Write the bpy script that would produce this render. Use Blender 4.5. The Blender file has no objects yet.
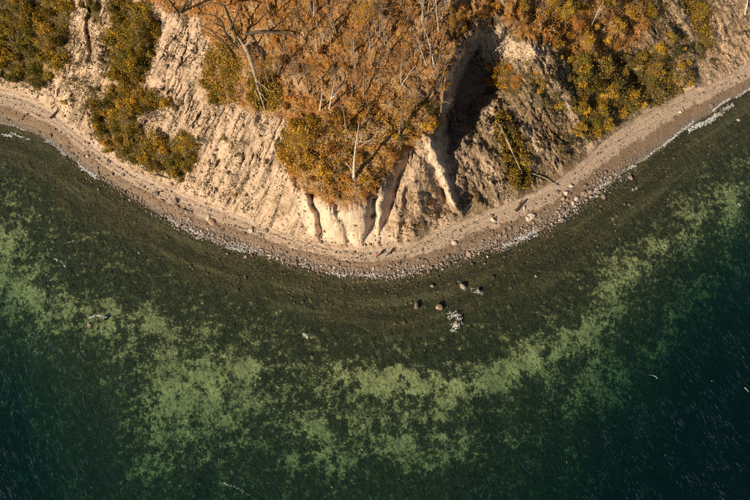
import bpy, math, random
import numpy as np
from mathutils import Vector, Matrix

# ------------------------------------------------------------------ camera, sky, sun, exposure
SC = bpy.context.scene
COL = SC.collection
R = math.radians
TILT, DIST, FOC = R(20), 105.0, 525.0           # drone camera, 20 deg off straight down, about 99 m up
CAM = np.array([0.0, -DIST*math.sin(TILT), DIST*math.cos(TILT)])
cam = bpy.data.cameras.new('camera'); cam.sensor_width = 36; cam.lens = 36*FOC/750
cam.clip_start = 1; cam.clip_end = 3000
co = bpy.data.objects.new('camera', cam); COL.objects.link(co)
co.location = CAM; co.rotation_euler = (TILT, 0, 0); SC.camera = co

SUN_EL = R(30); SUN_H = Vector((0.735, 0.68, 0)).normalized()      # horizontal travel of the light
w = bpy.data.worlds.new('World'); SC.world = w; w.use_nodes = True
nt = w.node_tree; nt.nodes.clear()
sky = nt.nodes.new('ShaderNodeTexSky'); sky.sky_type = 'NISHITA'; sky.sun_disc = False
sky.sun_elevation = SUN_EL; sky.sun_rotation = math.atan2(-SUN_H.x, -SUN_H.y)
bg = nt.nodes.new('ShaderNodeBackground'); bg.inputs[1].default_value = 0.05
wo = nt.nodes.new('ShaderNodeOutputWorld')
nt.links.new(sky.outputs[0], bg.inputs[0]); nt.links.new(bg.outputs[0], wo.inputs[0])
sl = bpy.data.lights.new('sun', 'SUN'); sl.energy = 5.0; sl.angle = R(0.5); sl.color = (1.0, 0.84, 0.62)
so = bpy.data.objects.new('sun', sl); COL.objects.link(so)
sd = Vector((SUN_H.x*math.cos(SUN_EL), SUN_H.y*math.cos(SUN_EL), -math.sin(SUN_EL)))
so.rotation_euler = sd.to_track_quat('-Z', 'Y').to_euler(); so.location = (-60, -60, 120)
SC.view_settings.view_transform = 'Standard'; SC.view_settings.look = 'None'
SC.view_settings.gamma = 1; SC.view_settings.exposure = 0.4; SC.view_settings.use_curve_mapping = False
SC.render.engine = 'CYCLES'; SC.cycles.filter_width = 1.05; SC.cycles.use_denoising = False; SC.cycles.sample_clamp_indirect = 3; SC.cycles.sample_clamp_direct = 2.5
SC.cycles.max_bounces = 6; SC.cycles.transparent_max_bounces = 12; SC.cycles.volume_bounces = 0
SC.cycles.diffuse_bounces = 1; SC.cycles.glossy_bounces = 2; SC.cycles.caustics_reflective = False

random.seed(7); RNG = np.random.default_rng(11)
ct, st = math.cos(TILT), math.sin(TILT)

def ray_at(u, v, z):
    """pixel of the photograph + height in metres -> world point"""
    x = (np.asarray(u, float)-375)/FOC; y = (250-np.asarray(v, float))/FOC
    dy = y*ct+st; dz = y*st-ct
    k = (np.asarray(z, float)-CAM[2])/dz
    return np.stack([CAM[0]+x*k, CAM[1]+dy*k, np.broadcast_to(np.asarray(z, float), np.shape(k))+0*k], -1)

def to_px(p):
    d = np.asarray(p, float)-CAM
    y = d[..., 1]*ct+d[..., 2]*st; z = -d[..., 1]*st+d[..., 2]*ct
    return 375+FOC*d[..., 0]/-z, 250-FOC*y/-z

# ------------------------------------------------------------------ noise
_perm = np.random.default_rng(3).permutation(256); _perm = np.concatenate([_perm, _perm, _perm])
_ga = np.random.default_rng(4).uniform(0, 2*np.pi, 256); _gx, _gy = np.cos(_ga), np.sin(_ga)
def perlin(x, y):
    xi = np.floor(x).astype(int); yi = np.floor(y).astype(int); xf = x-xi; yf = y-yi
    xi &= 255; yi &= 255
    def g(a, b, dx, dy):
        k = _perm[_perm[(xi+a) & 255]+((yi+b) & 255)] & 255
        return _gx[k]*dx+_gy[k]*dy
    s = xf*xf*xf*(xf*(xf*6-15)+10); t = yf*yf*yf*(yf*(yf*6-15)+10)
    a = g(0, 0, xf, yf); b = g(1, 0, xf-1, yf); c = g(0, 1, xf, yf-1); d = g(1, 1, xf-1, yf-1)
    return ((a+(b-a)*s)+((c+(d-c)*s)-(a+(b-a)*s))*t)*1.5
def fbm(x, y, o=4, gain=.5):
    r = 0; a = 1; n = 0
    for i in range(o):
        r = r+a*perlin(x+17.3*i, y-9.1*i); n += a; a *= gain; x = x*2.03; y = y*2.03
    return r/n*1.3
def ss(a, b, x):
    t = np.clip((x-a)/(b-a), 0, 1); return t*t*(3-2*t)
def seg_dist(u, v, pts):
    """distance to a polyline and signed side (positive = left when walking down the list)"""
    best = np.full(np.shape(u), 1e9); side = np.zeros(np.shape(u))
    for (x0, y0), (x1, y1) in zip(pts[:-1], pts[1:]):
        dx, dy = x1-x0, y1-y0; L = dx*dx+dy*dy
        t = np.clip(((u-x0)*dx+(v-y0)*dy)/L, 0, 1)
        ex = u-x0-t*dx; ey = v-y0-t*dy; d = np.hypot(ex, ey)
        m = d < best
        best = np.where(m, d, best); side = np.where(m, np.sign(dx*ey-dy*ex), side)
    return best, side
def in_poly(u, v, P):
    c = np.zeros(np.shape(u), bool); n = len(P)
    for i in range(n):
        x0, y0 = P[i]; x1, y1 = P[(i+1) % n]
        if y0 == y1: continue
        c ^= ((y0 > v) != (y1 > v)) & (u < (x1-x0)*(v-y0)/(y1-y0)+x0)
    return c
def poly_sd(u, v, P):
    d, _ = seg_dist(u, v, list(P)+[P[0]])
    return np.where(in_poly(u, v, P), d, -d)

# ------------------------------------------------------------------ coast lines of the photograph (pixels)
FOOT = np.array([(-400,-20),(-150,42),(0,88),(40,101),(80,130),(100,150),(140,174),(180,191),(220,207),(260,224),(300,238),(340,247),(370,249),
  (400,246),(430,235),(460,221),(490,210),(520,199),(545,187),(570,171),(600,144),(640,115),(680,95),(720,80),(750,66),(900,-20),(1150,-120)], float)
SHORE = np.array([(-400,20),(-150,78),(0,121),(30,129),(60,147),(90,170),(130,195),(170,218),(200,233),(240,244),(280,256),(320,267),(360,274),(400,274),
  (440,264),(480,248),(510,240),(540,226),(570,209),(600,187),(640,160),(680,130),(720,105),(750,88),(900,6),(1150,-95)], float)
def smooth_line(P):
    x = np.arange(-400, 1151, 1.0); y = np.interp(x, P[:, 0], P[:, 1])
    k = np.hanning(31); k /= k.sum()
    return x, np.convolve(np.pad(y, 15, mode='edge'), k, 'valid')
FX, FY = smooth_line(FOOT); SX, SY = smooth_line(SHORE)
FS = np.gradient(FY); SS_ = np.gradient(SY); F0_, S0_ = FY, SY
FY = FY+2.2*fbm(FX*.06, FX*0+3.3, 3); SY = SY+3.0*fbm(SX*.05, SX*0+8.8, 4)
def foot(u): return np.interp(u, FX, FY)
def shore(u): return np.interp(u, SX, SY)
def d_foot(u, v):
    b = np.interp(u, FX, F0_); return (b-v+(foot(u)-b)*np.exp(-np.abs(b-v)/25))/np.sqrt(1+np.interp(u, FX, FS)**2)      # px above the cliff foot
def d_shore(u, v):
    b = np.interp(u, SX, S0_); return (v-b-(shore(u)-b)*np.exp(-np.abs(b-v)/25))/np.sqrt(1+np.interp(u, SX, SS_)**2)   # px out to sea

# ------------------------------------------------------------------ land height
def tps(pts):
    P = np.array(pts, float); X = P[:, :2]/100; n = len(P)
    def phi(r2): return .5*r2*np.log(r2+1e-9)
    K = phi(((X[:, None]-X[None])**2).sum(-1))+np.eye(n)*1e-3
    Q = np.c_[np.ones(n), X]; A = np.block([[K, Q], [Q.T, np.zeros((3, 3))]])
    c = np.linalg.solve(A, np.r_[P[:, 2], 0, 0, 0])
    gu = np.arange(-400, 1151, 10.0); gv = np.arange(-320, 341, 10.0); G = np.stack(np.meshgrid(gu, gv), -1)/100
    Z = c[n]+c[n+1]*G[..., 0]+c[n+2]*G[..., 1]
    for i in range(n): Z = Z+c[i]*phi(((G-X[i])**2).sum(-1))
    def f(u, v):
        a = np.clip((u+400)/10, 0, len(gu)-1.001); b = np.clip((v+320)/10, 0, len(gv)-1.001)
        i = a.astype(int); j = b.astype(int); s = a-i; t = b-j
        return (Z[j, i]*(1-s)+Z[j, i+1]*s)*(1-t)+(Z[j+1, i]*(1-s)+Z[j+1, i+1]*s)*t
    return f
FT = [(x, float(np.interp(x, FX, FY)), 1.6) for x in (-300,-200,-100,-40,0,30,60,90,120,150,180,210,240,270,300,325,350,375,400,425,445,465,490,515,540,565,590,615,640,670,700,730,760,830,900,1000)]
OUT = [(-300,-120,22),(-150,-120,27),(0,-120,30),(150,-120,36),(300,-120,40),(450,-120,40),(600,-120,34),(750,-120,26),(900,-120,14),(-300,-250,30),(0,-250,36),(300,-250,42),(600,-250,40),(900,-250,32)]
LEFT = FT+OUT+[(-150,0,8),(0,0,14),(0,45,7.5),(60,0,17),(60,60,9),(100,0,21),(100,75,12),(150,0,26),(150,90,14),(150,130,8),(200,0,28),(200,60,21),(200,130,12),
  (240,0,30),(240,50,25.5),(240,110,18.5),(240,160,10.5),(275,120,20),(275,170,12),(290,180,13.5),(300,215,7),(300,187,13.5),(320,205,12.5),(320,226,6.5),(340,208,13),(340,228,7),(358,206,13),(360,228,6.5),
  (340,190,14.8),(372,196,13.5),(375,222,7),(388,180,14.5),(395,212,7),(410,155,17.5),(420,190,8.5),(425,212,4.5),(300,150,17.5),(340,150,19),(340,100,23.5),(340,50,28),(340,0,32),(400,0,32.5),(400,50,28.5),(400,100,23.5),(400,130,20.5),
  (455,50,28),(440,80,25),(435,110,22),(431,135,19.5),(440,165,11),(450,190,5.5),(490,15,28.5),(520,-30,33),(280,60,26),(280,20,29)]
RIGHT = FT+OUT+[(520,-40,32),(500,0,31),(500,20,27.5),(492,44,18.5),(484,54,15.5),(475,60,12.5),(510,34,24.5),(512,56,20),(545,50,23.5),(470,85,9.5),(466,110,9.3),(464,136,12.3),(462,168,8.6),(462,195,4.3),(440,60,12),(440,118,11),(430,160,10),
  (485,75,11),(502,88,13.5),(495,130,12.3),(498,160,8),(520,130,10),(520,95,16),(530,40,25.5),(530,66,21.5),(550,20,24),(560,130,7),(560,80,15.5),(590,90,11),(580,50,18),(600,0,22),(620,80,8.5),(600,40,17.5),(640,60,8.5),(640,0,16.5),(700,0,11.5),(700,40,6.5),(750,0,9),(660,30,11.5),(690,60,4.5)]
fL, fR = tps(LEFT), tps(RIGHT)
RIM = [(575,-330),(555,-130),(525,-12),(503,15),(480,28),(464,46),(453,72),(448,100),(441,130),(446,160),(455,190),(461,217),(466,300)]
GROOVES = [([(412,150),(396,182),(388,214),(384,236)],3.0,6),([(312,197),(319,216),(323,241)],2.7,3.6),([(336,206),(346,226),(350,244)],1.0,4.0),([(374,200),(372,222),(369,247)],3.2,4.6),
  ([(441,190),(450,208),(457,216)],1.6,3.0),([(92,0),(88,25),(91,60)],1.2,2.5),([(600,45),(625,68),(640,85)],2.2,6),([(160,20),(150,60),(140,90)],1.6,6),([(470,140),(482,170),(490,200)],1.0,4),
  ([(690,0),(700,40),(712,62)],1.0,4),([(505,100),(530,150),(552,180)],1.0,6),([(408,190),(404,215),(402,238)],1.0,3)]
RIDGES = [([(428,138),(440,166),(452,200),(458,212)],1.8,5),([(425,178),(420,200),(412,228)],1.7,11),([(292,182),(296,205),(300,228)],1.0,5),([(640,20),(670,55),(690,80)],1.3,8),([(560,80),(580,115),(590,138)],1.2,9),
  ([(255,110),(236,165),(222,200)],1.0,7),([(100,60),(85,95),(76,118)],1.0,8),([(480,110),(500,160),(515,190)],.9,7)]
KX = np.array([-200,0,80,160,240,300,340,370,400,450,500,600,700,900]); KY = np.array([-.5,-.42,-.40,-.46,-.47,-.25,-.02,.06,-.1,.35,.5,.62,.62,.7])
def streak(u, v): return u-np.interp(u, KX, KY)*(v-150)

POLY = {
 'upper_left': [(-150,-120),(66,-120),(68,0),(72,28),(68,62),(56,78),(40,90),(0,76),(-150,30)],
 'top_gap': [(82,-60),(103,-60),(103,14),(96,23),(84,20)],
 'dark_strip': [(111,8),(122,-2),(135,8),(160,15),(158,42),(146,76),(134,92),(119,92),(109,60)],
 'round': [(94,102),(110,90),(135,92),(160,94),(172,106),(152,112),(140,116),(146,134),(168,142),(184,130),(200,138),(197,164),(182,181),(150,170),(120,158),(94,138)],
 'fallen_l': [(205,62),(216,44),(234,46),(243,66),(240,84),(236,106),(216,106),(203,94)],
 'fallen_r': [(254,74),(272,76),(282,92),(274,112),(256,112),(248,96)],
 'forest': [(110, -120),(520, -120),(500, 8),(470, 28),(455, 48),(446, 78),(440, 128),(412, 146),(392, 172),(374, 196),(356, 206),(338, 207),(310, 198),(291, 180),(284, 160),(288, 122),(262, 113),(236, 108),(204, 97),(202, 66),(210, 48),(206, 36),(196, 17),(178, 15),(160, 11),(134, -2)],
 'gold': [(284,132),(300,122),(318,124),(324,164),(304,174),(286,168),(276,156)],
 'right_top': [(500,-120),(640,-120),(652,-10),(650,22),(640,42),(612,56),(570,62),(548,46),(520,36),(505,24)],
 'right_low': [(566,56),(600,60),(640,50),(662,44),(680,66),(692,84),(664,104),(630,112),(604,132),(588,142),(576,118),(572,86)],
 'right_log': [(492,116),(502,112),(520,140),(530,170),(530,190),(512,188),(502,150)],
 'right_strip': [(680,-60),(700,-60),(706,10),(714,46),(703,52),(692,26),(682,0)],
 'right_mid': [(526,62),(548,56),(566,58),(572,90),(578,120),(588,144),(560,160),(545,120),(530,90)],
 'right_up': [(640,-10),(660,0),(680,30),(706,60),(690,78),(670,62),(655,30)],
 'rim': [(498,10),(478,24),(460,42),(449,70),(444,98),(438,126),(430,126),(436,96),(442,66),(454,38),(474,18),(494,4)],
 'talus': [(424,170),(436,196),(448,218),(432,232),(402,240),(394,226),(410,196)],
 'forest_low': [(292,124),(330,112),(380,98),(438,108),(436,130),(402,150),(378,188),(342,202),(304,184)],
 'left_grey': [(70,24),(108,22),(108,88),(94,122),(70,104),(62,84)],
 'slope_mid': [(150,60),(200,40),(205,100),(285,118),(286,170),(240,214),(196,190),(200,130),(165,95)],
 'yellow': [(486,66),(506,60),(524,74),(526,92),(508,96),(488,92)],
}
FACE = [(288,182),(300,190),(320,201),(340,209),(358,206),(374,198),(388,180),(398,196),(390,220),(396,242),(370,250),(330,246),(302,236)]
FACE4 = [(446,104),(444,84),(452,60),(466,40),(482,28),(486,36),(474,56),(460,80),(452,104)]
FACE3 = [(474,34),(484,26),(498,22),(516,38),(545,48),(548,58),(530,62),(508,60),(492,60),(478,52)]
FACE2 = [(424,140),(440,140),(446,160),(458,200),(456,212),(446,204),(436,176),(424,168)]
def macro(u, v):
    dF = d_foot(u, v)
    d, s = seg_dist(u, v, RIM)
    sd_ = d*s+5.0*fbm(u*.07, v*.07, 4, .6)                     # positive on the gully side after orientation below
    k = ss(-4.5, 4.5, -sd_)
    h = fL(u, v)*(1-k)+fR(u, v)*k
    wob_u = u+2.2*perlin(u*.11, v*.11); wob_v = v+2.2*perlin(u*.11+40, v*.11)
    for pts, a, wd in GROOVES: h = h-a*np.exp(-(seg_dist(wob_u, wob_v, pts)[0]/wd)**2)
    for pts, a, wd in RIDGES: h = h+a*np.exp(-(seg_dist(wob_u, wob_v, pts)[0]/wd)**2)
    return h, dF
def veg_mask(u, v):
    uu = u+5*perlin(u*.07, v*.07+5); vv = v+5*perlin(u*.07+30, v*.07)
    lit = np.zeros(np.shape(u)); gr = np.zeros(np.shape(u))
    for n in ('forest', 'right_top'): lit = np.maximum(lit, ss(-6, 7, poly_sd(uu, vv, POLY[n])))
    for n in POLY:
        if n not in ('forest', 'right_top', 'right_mid', 'right_up', 'forest_low', 'left_grey', 'slope_mid', 'talus', 'rim'): gr = np.maximum(gr, ss(-7, 9, poly_sd(uu, vv, POLY[n])))
    return lit, gr
def surface(u, v):
    """height of land, beach and sea bed seen at a pixel, with the masks the materials use"""
    u = np.asarray(u, float); v = np.asarray(v, float)
    h, dF = macro(u, v); lit, gr = veg_mask(u, v)
    bare = 1-np.maximum(lit, gr)
    s = streak(u, v)
    up = ss(0, 14, dF)
    sw = s+3.5*fbm(u*.035+2, v*.05, 3)
    rm = .25+.75*ss(-.25, .35, fbm(u*.03+60, v*.03, 3))
    rill = (fbm(sw*.13, v*.03+4, 4, .6)*.8+(.35-np.abs(fbm(sw*.26+9, v*.05, 3, .55)))*.6)*rm
    lump = fbm(u*.05+3, v*.05, 5, .55)
    fine = fbm(u*.35, v*.35+11, 3, .6)
    face = np.maximum(np.maximum(ss(0, 8, poly_sd(u, v, FACE)), ss(0, 6, poly_sd(u, v, FACE2))), np.maximum(.9*ss(-2, 4, poly_sd(u, v, FACE4)), .8*ss(-1, 6, poly_sd(u+4*fbm(u*.1, v*.1, 3), v+4*fbm(u*.1+9, v*.1, 3), FACE3))))
    rough_ = 1-.75*face
    rgt = ss(400, 480, u)
    cut = -1.1*ss(.07, 0, np.abs(fbm(sw*.085+31, v*.016+7, 3, .5)))*rm                         # sharp runnels
    jag = np.abs(fbm(sw*.17+8, v*.10, 4, .62))
    h = h+up*(bare*rough_*(rill*(.48+.1*rgt)+cut*.85+fine*.08+rgt*(.9*jag-.2))+(1-bare)*fine*.14+lump*(1.1+1.5*rgt-.7*face))
    h = np.maximum(h, 1.6+.07*np.maximum(dF, 0)+.12*fine*up)
    f, sh = foot(u), shore(u)
    t = (v-f)/np.maximum(sh-f, 6)
    ridge = .018*np.sin(t*34+2*perlin(u*.03, v*.03))+.05*fbm(u*.25, v*.25, 3)
    hb = np.interp(t, [0, .12, .5, .72, .86, 1], [1.6, 1.25, .95, .62, .26, 0])+ridge*ss(0, .1, t)*ss(1.02, .8, t)
    dS = d_shore(u, v)
    deepen = 1+1.7*ss(430, 760, u)*ss(60, 160, dS)+.6*ss(160, -20, u)*ss(300, 430, v)
    dep = np.interp(dS, [0, 8, 40, 90, 150, 210, 290, 420, 700], [0, .16, .62, 1.5, 2.7, 4.4, 7.5, 12, 20])*deepen
    hs = -dep+ss(0, 30, dS)*(.16*fbm(u*.09, v*.09, 4)+.10*fine)-.02*fine*0
    z = np.where(dF > 0, h, np.where(dS > 0, hs, hb))
    return z, dict(dF=dF, dS=dS, t=t, lit=lit, gr=gr, s=s, rill=rill, face=face)

# sand patches on the sea bed (u, v, ru, rv, strength) read from the photograph
SAND = [(6,252,34,46,1.05),(52,296,30,22,.75),(40,322,34,20,.6),(112,322,38,17,.8),(150,318,24,14,.6),(176,382,40,36,1.25),(160,425,26,30,.8),(152,466,26,22,.62),(212,402,26,26,.95),(232,372,24,18,.8),
 (268,356,30,14,.75),(262,388,26,24,.62),(206,446,30,22,.62),(302,420,22,18,.92),(322,392,20,14,.6),(318,448,18,24,.9),(296,462,16,16,.6),(344,368,20,11,.8),(372,380,34,16,1.3),(408,384,32,17,1.25),(446,388,30,17,1.2),
 (482,380,30,17,1.1),(518,366,28,17,1.05),(548,352,26,16,1.0),(578,338,26,17,1.0),(604,318,22,20,.95),(614,290,22,22,.85),(632,266,28,18,.85),(664,246,30,14,.85),(700,228,28,14,.75),(726,206,26,18,.65),(745,180,22,20,.55),
 (366,420,26,22,.72),(378,452,22,22,.66),(408,436,15,22,.9),(448,438,18,22,.8),(470,446,14,16,.7),(430,466,16,14,.5),(506,436,12,9,.65),(540,432,14,12,.45),(590,398,26,17,.8),(616,378,22,14,.7),(650,352,20,15,.7),(676,322,20,20,.75),
 (700,292,22,18,.6),(722,262,18,16,.45),(566,412,16,10,.5),(244,420,20,20,.5),(96,300,26,14,.5),(20,300,24,18,.7),(340,420,14,12,.5),(345,470,24,18,.5),(740,225,20,16,.4),(690,205,36,14,.35),(600,365,30,16,.5),(545,385,30,12,.4),(420,412,60,10,.35),(230,330,60,12,.3),(120,350,40,16,.4)]
def sand_mask(u, v):
    uu = u+9*fbm(u*.03, v*.03+7, 3); vv = v+7*fbm(u*.03+21, v*.03, 3)
    m = np.zeros(np.shape(u))
    for a, b, ra, rb, q in SAND: m = m+q*(.95 if a > 560 else 1)*np.exp(-(((uu-a)/ra)**2+((vv-b)/rb)**2)*1.15)
    m = np.clip(m, 0, 1.3)*.82
    return m*(.55+.95*ss(-.3, .4, fbm(u*.05+5, v*.05, 4, .65)))

# ------------------------------------------------------------------ materials
def mat(name):
    m = bpy.data.materials.new(name); m.use_nodes = True; m.node_tree.nodes.clear()
    return m, m.node_tree
class N:
    """small node helper"""
    def __init__(s, t): s.t = t
    def n(s, typ, **k):
        o = s.t.nodes.new(typ)
        for a, b in k.items(): setattr(o, a, b)
        return o
    def lk(s, a, b): s.t.links.new(a, b)
    def sock(s, i, val):
        if hasattr(val, 'is_output'): s.lk(val, i)
        else: i.default_value = val if not (isinstance(val, tuple) and len(val) == 3 and i.type == 'RGBA') else (*val, 1)
    def math(s, op, a, b=0.0, clamp=False):
        o = s.n('ShaderNodeMath', operation=op, use_clamp=clamp); s.sock(o.inputs[0], a); s.sock(o.inputs[1], b); return o.outputs[0]
    def mix(s, f, a, b, bt='MIX'):
        o = s.n('ShaderNodeMix', data_type='RGBA', blend_type=bt); s.sock(o.inputs[0], f); s.sock(o.inputs[6], a); s.sock(o.inputs[7], b); return o.outputs[2]
    def noise(s, vec, scale, det=4, rough=.55, dim='3D'):
        o = s.n('ShaderNodeTexNoise', noise_dimensions=dim)
        if vec is not None: s.lk(vec, o.inputs['Vector'])
        o.inputs['Scale'].default_value = scale; o.inputs['Detail'].default_value = det; o.inputs['Roughness'].default_value = rough
        return o.outputs[0]
    def ramp(s, f, a, b):
        o = s.n('ShaderNodeMapRange', clamp=True, interpolation_type='SMOOTHSTEP')
        s.sock(o.inputs[0], f); o.inputs[1].default_value = a; o.inputs[2].default_value = b; return o.outputs[0]
    def attr(s, name): return s.n('ShaderNodeAttribute', attribute_name=name)
    def pos(s): return s.n('ShaderNodeNewGeometry').outputs['Position']
    def mapv(s, vec, sc):
        o = s.n('ShaderNodeMapping'); s.lk(vec, o.inputs[0]); o.inputs['Scale'].default_value = sc; return o.outputs[0]
    def bump(s, h, strength, dist):
        o = s.n('ShaderNodeBump'); s.lk(h, o.inputs['Height']); o.inputs['Strength'].default_value = strength; o.inputs['Distance'].default_value = dist; return o.outputs[0]
    def diffuse(s, colr, rough=.95, normal=None, spec=.12):
        b = s.n('ShaderNodeBsdfPrincipled'); s.sock(b.inputs['Base Color'], colr); s.sock(b.inputs['Roughness'], rough)
        b.inputs['Specular IOR Level'].default_value = spec
        if normal is not None: s.lk(normal, b.inputs['Normal'])
        return b.outputs[0]
    def out(s, sh, vol=None):
        o = s.n('ShaderNodeOutputMaterial')
        if sh is not None: s.lk(sh, o.inputs[0])
        if vol is not None: s.lk(vol, o.inputs[1])

def mat_cliff():
    m, t = mat('cliff_soil'); q = N(t); P = q.pos()
    fl = q.attr('flow').outputs['Vector']; ms = q.attr('cover')
    sep = q.n('ShaderNodeSeparateColor'); q.lk(ms.outputs['Color'], sep.inputs[0])
    lit, gr, grey = sep.outputs[0], sep.outputs[1], sep.outputs[2]
    stx = q.mapv(fl, (1, .16, 0)); a = q.noise(stx, 1.7, 6, .62); a2 = q.noise(stx, 5.5, 4, .6)
    b = q.noise(P, .35, 5, .6); c = q.noise(P, 2.6, 4, .65); d = q.noise(P, 7, 3, .6)
    clay = q.mix(q.ramp(b, .35, .65), (.64, .455, .32), (.46, .325, .215))
    e1 = q.noise(q.mapv(fl, (1, .09, 0)), .75, 6, .68)
    clay = q.mix(q.ramp(a, .54, .66), clay, (.30, .205, .13)); clay = q.mix(q.math('MULTIPLY', q.ramp(e1, .53, .60), .75), clay, (.17, .13, .085))
    clay = q.mix(q.math('MULTIPLY', q.ramp(q.noise(P, .9, 5, .7), .56, .64), .7), clay, (.21, .175, .11))
    clay = q.mix(q.math('MULTIPLY', q.ramp(a2, .55, .66), .6), clay, (.68, .52, .38))
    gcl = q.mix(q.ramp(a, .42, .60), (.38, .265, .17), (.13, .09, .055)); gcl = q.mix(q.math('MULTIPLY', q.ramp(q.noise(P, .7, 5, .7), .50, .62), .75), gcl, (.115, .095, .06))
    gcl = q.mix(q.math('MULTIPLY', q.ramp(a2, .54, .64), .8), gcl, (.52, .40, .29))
    pale = q.mix(q.ramp(a, .45, .65), (.76, .58, .42), (.60, .44, .30))
    e2 = q.noise(q.mapv(fl, (1, .22, 0)), .30, 5, .65)
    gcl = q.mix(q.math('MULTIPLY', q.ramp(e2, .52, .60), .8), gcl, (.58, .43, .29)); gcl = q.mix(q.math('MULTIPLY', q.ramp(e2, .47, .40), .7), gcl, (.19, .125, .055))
    sxyz = q.n('ShaderNodeSeparateXYZ'); q.lk(fl, sxyz.inputs[0])
    clay = q.mix(grey, clay, gcl); clay = q.mix(sxyz.outputs[2], clay, q.mix(q.ramp(c, .4, .6), (.25, .18, .13), (.18, .13, .095))); clay = q.mix(ms.outputs['Alpha'], clay, pale)  # mixes in the gully floor tone, soil with shade painted in
    nf = q.math('SUBTRACT', 1.0, q.math('MULTIPLY', ms.outputs['Alpha'], .8))
    clay = q.mix(q.math('MULTIPLY', q.math('MULTIPLY', q.ramp(c, .57, .66), .7), nf), clay, (.13, .105, .065))      # clods and tufts
    clay = q.mix(q.math('MULTIPLY', q.math('MULTIPLY', q.ramp(d, .60, .68), .55), nf), clay, (.10, .085, .05))
    lf = q.mix(q.ramp(c, .40, .62), (.40, .215, .08), (.23, .105, .03)); lf = q.mix(q.ramp(q.noise(P, .55, 5, .7), .46, .60), lf, (.34, .135, .03)); lf = q.mix(q.math('MULTIPLY', q.ramp(q.noise(P, 1.3, 5, .7), .54, .62), .85), lf, (.085, .05, .025))
    lf = q.mix(q.ramp(b, .47, .66), lf, (.43, .28, .15)); lf = q.mix(q.math('MULTIPLY', q.ramp(q.noise(P, .13, 4, .6), .52, .62), .5), lf, q.mix(q.ramp(c, .4, .62), (.45, .34, .24), (.28, .195, .125))); lf = q.mix(q.ramp(d, .52, .64), lf, (.08, .04, .018))
    lf = q.mix(q.math('MULTIPLY', q.ramp(q.noise(P, 4.5, 3, .6), .60, .67), .8), lf, (.60, .36, .12))
    gg = q.mix(q.ramp(c, .35, .65), (.13, .095, .035), (.06, .048, .02)); gg = q.mix(q.ramp(b, .56, .7), gg, (.40, .27, .11))
    edge = q.math('ADD', q.math('MULTIPLY', q.math('SUBTRACT', c, .5), 1.2), q.math('MULTIPLY', q.math('SUBTRACT', q.noise(P, .8, 4, .65), .5), 1.6))
    col = q.mix(q.ramp(q.math('ADD', gr, edge), .35, .6), clay, gg)
    col = q.mix(q.ramp(q.math('ADD', lit, edge), .35, .6), col, lf)
    hgt = q.math('ADD', q.math('ADD', q.math('MULTIPLY', c, .6), q.math('MULTIPLY', a2, .5)), q.math('MULTIPLY', d, .35))
    q.out(q.diffuse(col, .95, q.bump(hgt, 1.0, .32))); return m
def mat_beach():
    m, t = mat('beach_sand'); q = N(t); P = q.pos(); fl = q.attr('flow').outputs['Vector']
    sep = q.n('ShaderNodeSeparateXYZ'); q.lk(fl, sep.inputs[0]); cr, al = sep.outputs[0], sep.outputs[1]
    n1 = q.noise(P, .5, 4); n2 = q.noise(P, 3.5, 4, .65); n3 = q.noise(P, 9, 2, .6)
    cmb = q.n('ShaderNodeCombineXYZ'); q.lk(q.math('MULTIPLY', cr, 26), cmb.inputs[0]); q.lk(q.math('MULTIPLY', al, .09), cmb.inputs[1])
    band = q.noise(cmb.outputs[0], 1, 4, .6)
    dry = q.mix(q.math('MULTIPLY', q.ramp(band, .42, .60), .6), (.52, .39, .285), (.38, .285, .205))
    dry = q.mix(q.math('MULTIPLY', q.ramp(n2, .52, .66), .55), dry, (.25, .185, .135)); dry = q.mix(q.math('MULTIPLY', q.ramp(n3, .60, .68), .6), dry, (.62, .50, .40))
    crn = q.math('ADD', cr, q.math('ADD', q.math('MULTIPLY', q.math('SUBTRACT', n1, .5), .45), q.math('MULTIPLY', q.math('SUBTRACT', n2, .5), .22)))
    wet = q.mix(q.ramp(n2, .4, .65), (.27, .185, .12), (.19, .13, .085))
    cob = q.mix(q.ramp(n2, .38, .6), (.26, .20, .15), (.12, .095, .07)); cob = q.mix(q.ramp(n3, .56, .66), cob, (.42, .35, .29))
    col = q.mix(q.ramp(crn, .46, .55), dry, wet); col = q.mix(q.ramp(crn, .80, .92), col, cob)
    col = q.mix(q.math('MULTIPLY', q.ramp(n1, .66, .58), q.ramp(crn, .08, -.06)), col, (.30, .21, .13))
    h = q.math('ADD', q.math('ADD', n2, q.math('MULTIPLY', n3, .6)), q.math('MULTIPLY', band, .35))
    rough = q.math('SUBTRACT', .95, q.math('MULTIPLY', q.ramp(crn, .5, .6), .25))
    q.out(q.diffuse(col, rough, q.bump(h, .8, .22), .2)); return m
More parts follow.
